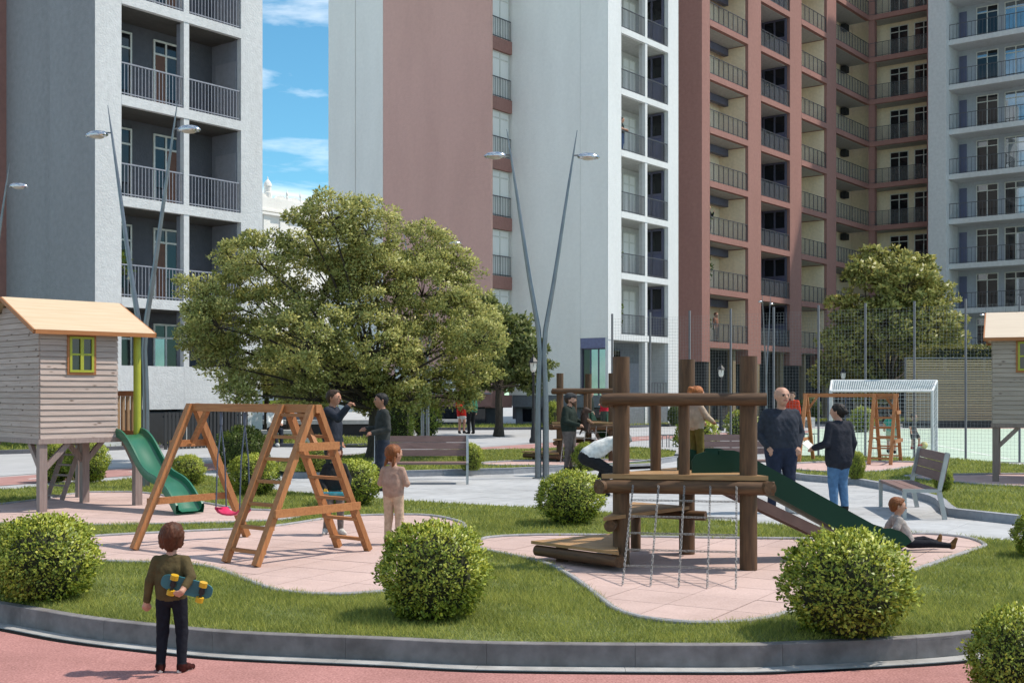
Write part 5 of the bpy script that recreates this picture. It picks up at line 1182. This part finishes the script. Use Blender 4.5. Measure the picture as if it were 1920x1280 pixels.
def person(label, loc, yaw, H, pose, top, bot, shoe, skin=SK1, kid=False, hair=None, style='short', build=1.0, cell=None, group=None, cap=None, skirt=None, coat=0.0, sole=None, hem=0.0, bare=False, beard=None, look=(0, 0), sleeves=1.0, loose=1.0, belly=0.0):
    J = {k: np.array(v, float) for k, v in dict(KID if kid else BASE, **pose).items()}; hs = (1.27 if kid else 1.03); P = []; add = lambda c, a, b, ra, rb, *k: P.append((c, np.array(a) * H, np.array(b) * H, ra * H, rb * H, *[x * H for x in k]))
    sm = (J['shL'] + J['shR']) / 2; lat = J['shL'] - J['shR']; lat /= np.linalg.norm(lat); axis = sm - J['pel']; axis /= np.linalg.norm(axis); fw = np.cross(axis, lat); hl = J['hiL'] - J['hiR']; hl /= np.linalg.norm(hl) + 1e-9
    b_ = build * (.90 if kid else 1.0); lg = .84 if kid else 1.0; ab = min(b_, 1.1)
    # torso
    for s in (-1, 1):
        c0 = sm + lat * s * .046 * b_ - axis * .062; c1 = sm * .45 + J['pel'] * .55 + lat * s * .040 * b_; c2 = J['pel'] + hl * s * .042 * b_ + axis * (.03 - coat * .0)
        add('top', c0, c1, .070 * b_, .064 * b_ * loose, .05); add('top', c1, c2, .064 * b_ * loose, .070 * b_ * loose, .05)
        add('top', sm + lat * s * .015 + axis * .012, (J['shL'] if s > 0 else J['shR']) * .94 + sm * .06, .034, .034 * ab, .04)
        if coat: add('top', c2, c2 - axis * coat, .074 * b_ * loose, .080 * b_ * loose, .05)
    if belly: add('top', sm * .35 + J['pel'] * .65 + fw * .03 * belly, J['pel'] + fw * .022 * belly + axis * .05, .070 * b_, .066 * b_, .06)
    bt = 'bot'
    add(bt, J['pel'] + hl * .035, J['pel'] - hl * .035, .066 * b_, .066 * b_)
    for s, S in ((1, 'L'), (-1, 'R')):
        sh, el, wr = J['sh' + S], J['el' + S], J['wr' + S]; d = (wr - el) / (np.linalg.norm(wr - el) + 1e-9)
        if sleeves >= 1: add('arm' + S, sh, el, .041 * ab, .036 * loose * lg, .008); add('arm' + S, el, wr - d * .012, .036 * loose * lg, .029 * loose * lg, .008)
        else: add('arm' + S, sh, sh * .35 + el * .65, .041 * ab, .041, .02); add('skin', sh, el, .033, .028); add('skin', el, wr, .028, .020)
        hsz = 1.12 if kid else 1.0
        side = J.get('sd' + S, np.cross(d, np.array([0, 0, 1.0]) if abs(d[2]) < .8 else np.array([0, 1.0, 0]))); side = side - d * (side @ d); side /= np.linalg.norm(side) + 1e-9; pn = np.cross(d, side)
        curl = J.get('cu' + S, np.array([.45]))[0]
        add('skin', wr - d * .01, wr + d * .03 * hsz, .018, .020, .015)
        for i, (o, l) in enumerate(((-.0165, .036), (-.0055, .042), (.0055, .040), (.0165, .031))):
            a = wr + d * .036 * hsz + side * o * hsz; m = a + (d * (1 - .35 * curl) + pn * curl * .8) * l * .55 * hsz; e = m + (d * (1 - 1.1 * curl) + pn * curl * 1.2) * l * .5 * hsz
            add('skin', wr + d * .015, a, .011, .0078, .006); add('skin', a, m, .0074, .0068, .004); add('skin', m, e, .0068, .006, .004)
        tb = wr + d * .012 - side * .014; add('skin', tb, tb - side * .014 + d * .022 + pn * .008, .0095, .008, .006); add('skin', tb - side * .014 + d * .022 + pn * .008, tb - side * .012 + d * .042 + pn * .016, .008, .0065, .005)
        hi, kn, an, to = J['hi' + S], J['kn' + S], J['an' + S], J['to' + S]
        if skirt or bare:
            add('skin', hi, kn, .052, .036); add('skin', kn, an, .036, .024)
        if not skirt and not bare: add(bt, hi, kn, .066 * b_ * loose * lg, .046 * loose * lg, .009); add(bt, kn, an + (kn - an) * .06, .046 * loose * lg, .034 * loose * lg, .009)
        elif bare and not skirt: add(bt, hi, hi * .25 + kn * .75, .066, .06, .03)
        fd = to - an; fd[2] = 0; fd /= np.linalg.norm(fd) + 1e-9; up_ = J.get('up' + S, np.array([0, 0, 1.0])); hp = an - up_ * .026
        add('shoe', an - up_ * .012, hp - fd * .004, .032, .024, .02); add('shoe', hp - fd * .012, to, .024, .0195, .02); add('shoe', an - up_ * .005, an * .4 + to * .6, .026, .020, .02)
        if sole: add('sole', hp - fd * .024 - up_ * .013, to + fd * .010 - up_ * .002, .0165, .0160, .005); add('sole', hp + fd * .03 - up_ * .014 + hl * .014, to - up_ * .004 + hl * .008, .010, .010, .005); add('sole', hp + fd * .03 - up_ * .014 - hl * .014, to - up_ * .004 - hl * .008, .010, .010, .005)
    if skirt:
        for s in (-1, 1): add(bt, J['pel'] + hl * s * .03, J['pel'] + hl * s * .04 - np.array([0, 0, skirt]), .068, .076, .05)
    # head
    hd, nk = J['head'], J['neck']; ya, pt = look; fwd = np.array([math.sin(ya) * math.cos(pt), -math.cos(ya) * math.cos(pt), math.sin(pt)]); rt = np.cross(fwd, [0, 0, 1.0]); rt /= np.linalg.norm(rt); upv = np.cross(rt, fwd)
    hp_ = lambda x, y, z: hd + (rt * x - fwd * -y * -1 + upv * z) * hs if False else hd + (rt * x + fwd * y + upv * z) * hs
    add('skin', nk - axis * .02, hd - upv * .03 * hs, .034, .031, .02)
    add('skin', hp_(0, -.010, .014), hp_(0, .006, .016), .056 * hs, .053 * hs, .02); add('skin', hp_(0, .018, -.012), hp_(0, .028, -.040), .041 * hs, .024 * hs, .03)
    for s in (-1, 1):
        add('skin', hp_(s * .020, .018, -.012), hp_(s * .017, .020, -.030), .026 * hs, .02 * hs, .02); add('skin', hp_(s * .053, -.006, .006), hp_(s * .054, -.008, -.014), .011 * hs, .008 * hs, .006)
        add('eye', hp_(s * .019, .0555, .006), hp_(s * .021, .0545, .006), .0085 * hs, .0080 * hs, .002); add('brow', hp_(s * .011, .059, .0175), hp_(s * .027, .054, .0185), .0062 * hs, .005 * hs, .002)
    add('skin', hp_(0, .056, .006), hp_(0, .068, -.012), .006 * hs, .010 * hs, .008); add('lip', hp_(-.011, .0545, -.030), hp_(.011, .0545, -.030), .0068 * hs, .0065 * hs, .003)
    if beard is not None:
        add('beard', hp_(0, .030, -.046), hp_(0, .046, -.040), .026 * hs, .016 * hs, .02)
        for s in (-1, 1): add('beard', hp_(s * .044, .0, -.02), hp_(s * .02, .034, -.046), .012 * hs, .017 * hs, .02); add('beard', hp_(s * .004, .056, -.022), hp_(s * .016, .05, -.026), .005 * hs, .005 * hs)
    order = ['skin', 'top', 'armL', 'armR', 'bot', 'shoe', 'eye', 'brow', 'lip'] + (['sole'] if sole else []) + (['beard'] if beard is not None else [])
    hm = hairm(*hair) if hair else None
    M = {'skin': SKIN(skin), 'top': cloth(*top), 'armL': cloth(*top), 'armR': cloth(*top), 'bot': cloth(*bot), 'shoe': cloth(*shoe), 'eye': mat('eye_dark', (.02, .015, .012), .3), 'brow': hm or SKIN(tuple(c * .75 for c in skin)), 'lip': mat('lip_%.2f' % skin[0], (skin[0] * .8, skin[1] * .5, skin[2] * .55), .5), 'sole': mat('pale_sole', (.6, .58, .55), .7) if sole else None, 'beard': hairm('beard', beard) if beard is not None else None}
    o = empty('person', loc, yaw, label, 'person', group); h = cell or H / 125
    body = link(bpy.data.objects.new('body', sdf_mesh('body', P, order, [M[c] for c in order], h, k=.018 * H, wob=(.0011 * H, .03 * H))), o)
    # hair and headwear
    if hm:
        P.clear(); R_ = hs
        add('hair', hp_(0, -.016, .020), hp_(0, .0, .022), .061 * R_, .058 * R_)
        if style in ('short', 'boy', 'crop'):
            add('hair', hp_(0, -.03, .004), hp_(0, -.03, -.016), .046 * R_, .038 * R_); add('hair', hp_(-.02, .030, .052), hp_(.022, .034, .050), .020 * R_, .018 * R_)
            for s in (-1, 1): add('hair', hp_(s * .046, .004, .022), hp_(s * .048, .0, .0), .014 * R_, .009 * R_)
        if style == 'boy':
            for s in (-1, 1): add('hair', hp_(s * .036, -.018, .0), hp_(s * .034, -.014, -.040), .031 * R_, .030 * R_)
            add('hair', hp_(0, -.032, .0), hp_(0, -.026, -.042), .042 * R_, .036 * R_)
        if style in ('bun', 'pony', 'braids', 'long'):
            add('hair', hp_(0, -.034, .0), hp_(0, -.03, -.03), .044 * R_, .028 * R_)
            for s in (-1, 1): add('hair', hp_(s * .044, .006, .024), hp_(s * .046, -.006, -.01), .018 * R_, .012 * R_)
        if style == 'bun': add('hair', hp_(0, -.072, .0), hp_(0, -.078, -.004), .026 * R_, .024 * R_)
        if style == 'braids':
            for s in (-1, 1):
                q = [hp_(s * .040, -.03, -.022), hp_(s * .052, -.046, -.07), hp_(s * .046, -.05, -.13), hp_(s * .050, -.044, -.20)]
                for a, b in zip(q, q[1:]):
                    for i in range(4): p = a + (b - a) * i / 4; add('hair', p, p + (b - a) * .16, .0155 * R_, .0135 * R_, .004)
        if style == 'pony':
            q = [hp_(0, -.05, .055), hp_(0, -.085, .05), hp_(0, -.10, .0), hp_(0, -.095, -.06)]
            for a, b, r0 in zip(q, q[1:], (.018, .024, .02)): add('hair', a, b, r0 * R_, .018 * R_)
        if style == 'long':
            q = [hp_(0, -.04, -.02), hp_(0, -.058, -.08), hp_(0, -.055, -.15)]
            for a, b in zip(q, q[1:]): add('hair', a, b, .044 * R_, .036 * R_)
        fr_ = {'bun': .052, 'pony': .054, 'braids': .052}.get(style, .050)
        n_ = (fwd * .80 - upv * .60); off = float(n_ @ (hp_(0, fr_ - .012, .040) * H))
        n2 = (fwd * 1.0 - upv * .05); 
        link(bpy.data.objects.new('hair', sdf_mesh('hair', P, ['hair'], [hm], h, k=.014 * H, cuts=[('hair', tuple(n_), off)] if style not in ('none',) else (), wob=(.0022 * H, .016 * H))), o)
    if cap:
        P.clear(); add('cap', hp_(0, -.012, .030), hp_(0, .008, .030), .064 * hs, .062 * hs)
        if cap[0] == 'flat': add('cap', hp_(-.02, .055, .038), hp_(.02, .055, .038), .030 * hs, .030 * hs); add('cap', hp_(-.026, .078, .028), hp_(.026, .078, .028), .009 * hs, .009 * hs)
        n_ = -upv; off = float(n_ @ (hp_(0, 0, .022) * H))
        if cap[0] == 'band': n3 = upv; cuts = [('cap', tuple(n_), off), ('cap', tuple(n3), float(n3 @ (hp_(0, 0, .052) * H)))]
        else: cuts = [('cap', tuple(n_), off)]
        link(bpy.data.objects.new('cap', sdf_mesh('cap', P, ['cap'], [cloth('cap_' + cap[0], cap[1])], h, k=.014 * H, cuts=cuts)), o)
    return o
BLK, NAVY, CHAR, JEAN, WHT = ('black', (.020, .020, .022)), ('navy', (.028, .032, .046)), ('charcoal', (.050, .052, .050)), ('darkjean', (.013, .014, .021)), ('white', (.66, .66, .64))
FC = .012
# boy in front, seen from behind, skateboard under his right arm
bx_, by_ = gp(322, 1258, FZ)
person('boy from behind in olive shirt with skateboard under his arm', (bx_, by_, FZ), R(180), 1.0, dict(elL=(.138, .02, .60), wrL=(.168, -.01, .460), elR=(-.148, .075, .635), wrR=(-.122, .145, .575), sdR=(0, .3, 1), cuR=(.9,), anL=(.068, .02, .05), anR=(-.072, .02, .05), toL=(.095, -.08, .016), toR=(-.115, -.075, .016), knL=(.062, -.01, .26), knR=(-.064, -.012, .26)),
       ('olive', (.10, .075, .034)), JEAN, ('trainer_dark', (.06, .012, .010), .2), kid=True, hair=('auburn', (.10, .030, .011)), style='boy', cell=.0062, sole=True, loose=1.05)
# skateboard held across his back
sb = empty('skateboard', (bx_ + .125, by_ - .095, FZ + .575), 0, 'teal skateboard with yellow wheels held by the boy in front', 'skateboard')
sb.rotation_euler = (R(8), R(15), R(4))
n = 24; outl = []
for i in range(n):
    t = 2 * math.pi * i / n; ex = .170 * abs(math.cos(t)) ** .55 * (1 if math.cos(t) > 0 else -1); outl.append((ex, .055 * abs(math.sin(t)) ** .6 * (1 if math.sin(t) > 0 else -1)))
g = G(); vs = [(x, -.006 + .10 * max(0, abs(x) - .11) ** 1.0 * .6, z) for x, z in outl] + [(x, .006 + .10 * max(0, abs(x) - .11) * .6, z) for x, z in outl]
g.add(vs, [tuple(range(n)), tuple(range(n, 2 * n))[::-1]] + [(i, (i + 1) % n, n + (i + 1) % n, n + i) for i in range(n)]); g.obj('deck', sb, mat('teal_deck', (.035, .16, .19), .45))
for x in (-.085, .105):
    tr = G().bar((x, -.03, -.045), (x, -.03, .045), .018, .016).bar((x, -.006, 0), (x, -.034, 0), .035, .03).obj('truck', sb, M_iron)
    for z in (-.052, .052): G().cyl((x, -.034, z - .016), (x, -.034, z + .016), .026, n=16).obj('wheel', sb, mat('yellow_wheel', (.62, .36, .02), .4))
# second boy with a blue board
X, Y = gp(628, 1003); person('boy facing us in dark hoodie holding a blue board behind the ladder', (X, Y, FC), R(8), 1.10, dict(elL=(.150, .02, .60), wrL=(.135, -.06, .475), elR=(-.150, .02, .60), wrR=(-.10, -.075, .485), knR=(-.07, -.03, .26), anR=(-.10, .05, .055), toR=(-.12, -.04, .016), toL=(.11, -.075, .016), cuL=(.8,), cuR=(.8,)),
       ('darkhoodie', (.022, .024, .026)), ('greytrousers', (.17, .145, .135)), ('sneaker', (.58, .54, .50)), kid=True, hair=('copper', (.19, .06, .025)), style='boy', cap=('band', (.03, .035, .05)), cell=.0085, loose=1.08)
bb = empty('blue_board', (X + .02, Y - .125, .505), 0, 'bright blue mini board held in front by the boy behind the ladder', 'skateboard'); bb.rotation_euler = (R(70), R(0), R(-6))
g = G(); g.add([(x * 1.05, -.006, z) for x, z in outl] + [(x * 1.05, .006, z) for x, z in outl], [tuple(range(n)), tuple(range(n, 2 * n))[::-1]] + [(i, (i + 1) % n, n + (i + 1) % n, n + i) for i in range(n)]); g.obj('deck', bb, mat('cyan_deck', (.05, .42, .55), .4))
for x in (-.11, .11): G().cyl((x, .028, -.045), (x, .028, .045), .022, n=12).obj('wheel', bb, mat('yellow_wheel', (.62, .36, .02), .4))
# girl
X, Y = gp(738, 1022); person('girl from behind with two auburn braids in beige clothes', (X, Y, FC), R(160), 1.13, dict(elL=(.140, .0, .60), wrL=(.07, -.095, .655), elR=(-.140, .0, .60), wrR=(-.06, -.10, .64), toL=(.085, -.085, .016), toR=(-.06, -.085, .016)),
       ('dustypink', (.44, .285, .225)), ('sand', (.60, .43, .31)), ('brownboot', (.22, .10, .05)), kid=True, hair=('ginger', (.26, .085, .025)), style='braids', cell=.0085, loose=1.12, look=(R(-28), R(4)))
# two men by the tree
person('man in navy jacket raising his fist', (gx(624, 19.8), 19.8, .006), R(75), 1.72, dict(elR=(-.15, -.12, .735), wrR=(-.13, -.215, .85), cuR=(1.0,), elL=(.135, .03, .64), wrL=(.13, -.03, .50)), NAVY, CHAR, BLK, skin=SK2, hair=('brown', (.050, .026, .014)), cell=.013, loose=1.08, build=1.05)
person('man in charcoal sweater gesturing with his forearm', (gx(716, 20.6), 20.6, .006), R(-70), 1.66, dict(elL=(.13, .03, .64), wrL=(.10, -.13, .60), elR=(-.13, .03, .64), wrR=(-.10, -.15, .635), knL=(.06, -.03, .28), anL=(.06, .05, .05), toL=(.07, -.05, .016), anR=(-.06, -.06, .05), toR=(-.07, -.16, .016)), CHAR, ('bluetrouser', (.035, .040, .058)), BLK, skin=SK2, hair=('blackhair', (.012, .010, .010)), cell=.013)
# couple in the distance
person('woman in red coat with white skirt beside man in green', (gx(866, 49.5), 49.5, 0), R(25), 1.72, dict(elL=(.14, -.02, .65), wrL=(.03, -.10, .67), elR=(-.14, -.02, .65), wrR=(-.03, -.11, .65)), ('redcoat', (.55, .030, .022)), WHT, BLK, hair=('blond', (.30, .16, .07)), style='long', skirt=.12, coat=.10, cell=.02)
person('man in green sweater beside the woman in red coat', (gx(883, 49), 49, 0), R(-150), 1.75, dict(elL=(.15, -.02, .65), wrL=(.09, -.12, .60)), ('greensweater', (.06, .20, .12)), BLK, BLK, hair=('blackhair', (.012, .010, .010)), cell=.02, build=1.1)
# man with cap and dog
mx_, my_ = gx(1068, 24.3), 24.3
person('bearded man with flat cap in dark green sweater carrying a dog', (mx_, my_, ZK + .005), R(62), 1.55, dict(elL=(.16, -.02, .655), wrL=(.06, -.165, .625), elR=(-.15, -.01, .65), wrR=(-.06, -.17, .60)), ('bottlegreen', (.022, .032, .026)), ('taupe', (.155, .125, .115)), BLK, cap=('flat', (.055, .055, .058)), beard=(.10, .05, .03), hair=('brown', (.050, .026, .014)), cell=.0135, build=1.12, belly=1.0, look=(R(15), R(6)))
# dog in his arms
Dm = [('fur', (0, 0, .0), (.02, .0, -.20), .085, .095), ('fur', (.0, 0, .02), (.03, 0, .13), .06, .062), ('fur', (.03, 0, .14), (.11, 0, .12), .055, .032), ('nose', (.135, 0, .125), (.14, 0, .122), .016, .014),
      ('fur', (.01, -.05, .17), (-.02, -.08, .09), .02, .028), ('fur', (.01, .05, .17), (-.02, .08, .09), .02, .028), ('paw', (.08, -.05, -.06), (.15, -.06, -.12), .026, .022), ('paw', (.08, .05, -.06), (.15, .05, -.13), .026, .022), ('fur', (.04, -.06, -.22), (.10, -.07, -.32), .038, .024), ('fur', (.04, .06, -.22), (.10, .06, -.32), .038, .024), ('fur', (-.06, 0, -.26), (-.12, .04, -.36), .022, .012)]
dg = empty('dog', (mx_ + .30, my_ - .12, 1.20), R(-20), 'small brown dog held in the arms of the man with cap', 'dog')
link(bpy.data.objects.new('body', sdf_mesh('dog_body', [(c, np.array(a), np.array(b), r, q) for c, a, b, r, q in Dm], ['fur', 'paw', 'nose'], [hairm('dogbrown', (.055, .026, .016)), hairm('dogtan', (.25, .13, .07)), M_iron], .011, k=.03, wob=(.002, .02))), dg)
# bending person in white
X, Y = gx(1128, 19.6), 19.6
person('person in white shirt bending down behind the climbing frame', (X, Y, .006), R(90), 1.62, dict(pel=(0, .16, .40), hiL=(.05, .16, .385), hiR=(-.05, .16, .385), knL=(.07, -.05, .27), knR=(-.07, -.07, .26), anL=(.06, .06, .05), anR=(-.06, .04, .05), toL=(.07, -.045, .016), toR=(-.07, -.065, .016), shL=(.10, -.13, .555), shR=(-.10, -.13, .555), neck=(0, -.165, .565), head=(0, -.225, .56), elL=(.12, -.17, .41), elR=(-.12, -.17, .41), wrL=(.09, -.24, .29), wrR=(-.09, -.24, .29)), WHT, BLK, BLK, hair=('greyhair', (.22, .21, .20)), cell=.014, look=(0, R(-60)), loose=1.15)
# child on the deck
person('small child with orange ponytail standing on the climbing frame deck', (1.88, 12.16, .918), R(120), .86, dict(elL=(.15, -.05, .62), wrL=(.12, -.17, .56), elR=(-.14, -.04, .62), wrR=(-.08, -.17, .57)), ('cream', (.48, .37, .28)), ('oliveslacks', (.15, .115, .030)), BLK, kid=True, hair=('orange', (.40, .13, .035)), style='pony', cell=.0085, loose=1.15)
# bald man and woman in blazer
X, Y = gp(1465, 962); person('bald man in dark shirt with hands in his pockets', (X, Y, .006), R(8), 1.76, dict(shL=(.115, .012, .785), shR=(-.115, .012, .785), elL=(.175, .045, .635), wrL=(.120, -.035, .525), elR=(-.175, .045, .635), wrR=(-.120, -.035, .525), hiL=(.055, .005, .505), hiR=(-.055, .005, .505), knL=(.065, -.012, .28), knR=(-.065, -.012, .28), anL=(.075, .018, .05), anR=(-.075, .018, .05), toL=(.10, -.085, .018), toR=(-.10, -.085, .018), cuL=(.6,), cuR=(.6,)),
       ('midnight', (.036, .040, .055)), ('indigo', (.024, .030, .055)), ('whiteshoe', (.68, .68, .67)), skin=(.50, .28, .21), cell=.0085, build=1.26, belly=1.6, sole=True, look=(R(10), R(0)))
X, Y = gx(1572, 17.0), 17.0; person('woman with dark hair in navy blazer and blue jeans seen from behind', (X, Y, .006), R(200), 1.52, dict(elR=(-.14, .03, .64), wrR=(-.145, -.02, .50), elL=(.15, .03, .635), wrL=(.19, -.115, .59), knL=(.05, -.012, .28), knR=(-.05, -.012, .28)), ('blazer', (.030, .031, .042)), ('bluejean', (.10, .20, .36)), BLK, hair=('blackbrown', (.014, .010, .009)), style='bun', cell=.0095, coat=.075, loose=1.05, build=1.05, look=(R(35), 0))
pp = empty('paper_sheets', (X - .37, Y + .17, .93), R(-30), 'white folded papers in the hand of the woman in blazer', 'papers'); pp.rotation_euler = (R(25), R(40), R(-30)); G().box(-.09, .07, -.07, .07, -.004, .004).obj('sheet', pp, M_white)
# boy sitting at the end of the slide
X, Y = 4.22, 12.72
person('red haired boy sitting on the ground at the end of the slide', (X, Y, .022), R(90), .98, dict(pel=(0, .0, .085), hiL=(.055, -.005, .075), hiR=(-.055, -.005, .075), knL=(.10, -.20, .10), knR=(-.075, -.22, .075), anL=(.15, -.37, .06), anR=(-.07, -.44, .055), toL=(.17, -.41, .135), toR=(-.075, -.49, .13), upL=(0, 1, .3), upR=(0, 1, .3), shL=(.105, .125, .335), shR=(-.105, .125, .335), neck=(0, .125, .375), head=(0, .115, .475), elL=(.15, .20, .20), wrL=(.155, .19, .055), elR=(-.15, .20, .20), wrR=(-.155, .19, .055), cuL=(.05,), cuR=(.05,), sdL=(1, 0, 0), sdR=(1, 0, 0)),
       ('greytee', (.40, .35, .33)), JEAN, ('sandal', (.16, .08, .03)), kid=True, hair=('ginger', (.26, .085, .025)), style='short', cell=.007, sleeves=.5, look=(R(-4), R(-3)))
# children on the court
person('child in teal shirt and pale shorts behind the far swing ladder', (gx(1672, 33), 33, .01), R(160), 1.30, dict(knL=(.07, -.10, .29), anL=(.07, .06, .07), elL=(.15, -.03, .62), wrL=(.15, -.10, .53)), ('teal', (.03, .32, .25)), ('paleshorts', (.40, .50, .38)), BLK, kid=True, hair=('blackbrown', (.014, .010, .009)), bare=True, cell=.015, sleeves=.5, loose=1.2)
person('child in dark shirt playing ball beside the goal', (gx(1713, 35.6), 35.6, .01), R(40), 1.08, dict(knL=(.08, -.12, .29), anL=(.10, -.10, .12), toL=(.11, -.19, .10)), BLK, ('greyshort', (.05, .05, .055)), ('pinkshoe', (.5, .08, .08)), kid=True, hair=('brown', (.050, .026, .014)), bare=True, cell=.015, sleeves=.5)
# others far off
person('person in dark sweater and beige trousers behind the rear climbing frame', (gx(1107, 50), 50, 0), R(60), 1.74, {}, ('bottlegreen', (.022, .032, .026)), ('beige', (.40, .34, .27)), BLK, hair=('brown', (.050, .026, .014)), cell=.022)
person('person in red jacket behind the rear climbing frame', (gx(1133, 49.5), 49.5, 0), R(-60), 1.76, dict(elL=(.14, -.02, .65), wrL=(.03, -.12, .67)), ('redjacket', (.5, .02, .04)), ('greygreen', (.06, .075, .06)), WHT, hair=('blond', (.30, .16, .07)), cell=.022)
person('person in orange red jacket seen behind the head of the bald man', (gx(1486, 40), 40, 0), R(-40), 1.70, {}, ('orangered', (.55, .05, .02)), CHAR, BLK, hair=('brown', (.050, .026, .014)), cell=.02)
sx_, sy_ = gx(512, 37.6), 37.6
person('seated person in white top on the bench behind the swing', (sx_, sy_, .0), R(35), 1.68, dict(pel=(0, .02, .33), hiL=(.05, .01, .325), hiR=(-.05, .01, .325), knL=(.06, -.22, .30), knR=(-.06, -.22, .31), anL=(.06, -.25, .05), anR=(-.05, -.30, .06), toL=(.07, -.34, .016), toR=(-.06, -.40, .03), shL=(.10, -.02, .60), shR=(-.10, -.02, .60), neck=(0, -.03, .64), head=(0, -.06, .725), elL=(.13, -.08, .45), elR=(-.13, -.08, .45), wrL=(.08, -.19, .42), wrR=(-.08, -.19, .42)), WHT, NAVY, WHT, hair=('brown', (.050, .026, .014)), style='long', cell=.02)
person('woman with dark hair and blue trousers leaning on a white tower balcony', tuple(fM.w(.45, .26, FL[4])), fM.ang + R(20), 1.68, dict(elL=(.13, -.02, .66), wrL=(.06, -.14, .62), elR=(-.13, -.02, .66), wrR=(-.02, -.15, .63)), ('darktop', (.02, .03, .03)), ('bluepants', (.05, .10, .24)), BLK, hair=('blackbrown', (.014, .010, .009)), style='long', cell=.022, sleeves=.5)
person('person standing on the lowest red balcony in brown clothes', tuple(fR.w(1.6, .45, FL[1])), fR.ang, 1.72, {}, ('browntop', (.26, .12, .08)), ('brownpants', (.10, .06, .05)), BLK, hair=('copper', (.19, .06, .025)), cell=.024, sleeves=.5)
person('person in black standing behind plants on a red balcony above', tuple(fR.w(.75, .45, FL[3])), fR.ang, 1.70, dict(elL=(.14, -.06, .68), wrL=(.12, -.12, .80)), BLK, CHAR, BLK, hair=('brown', (.050, .026, .014)), cell=.024)
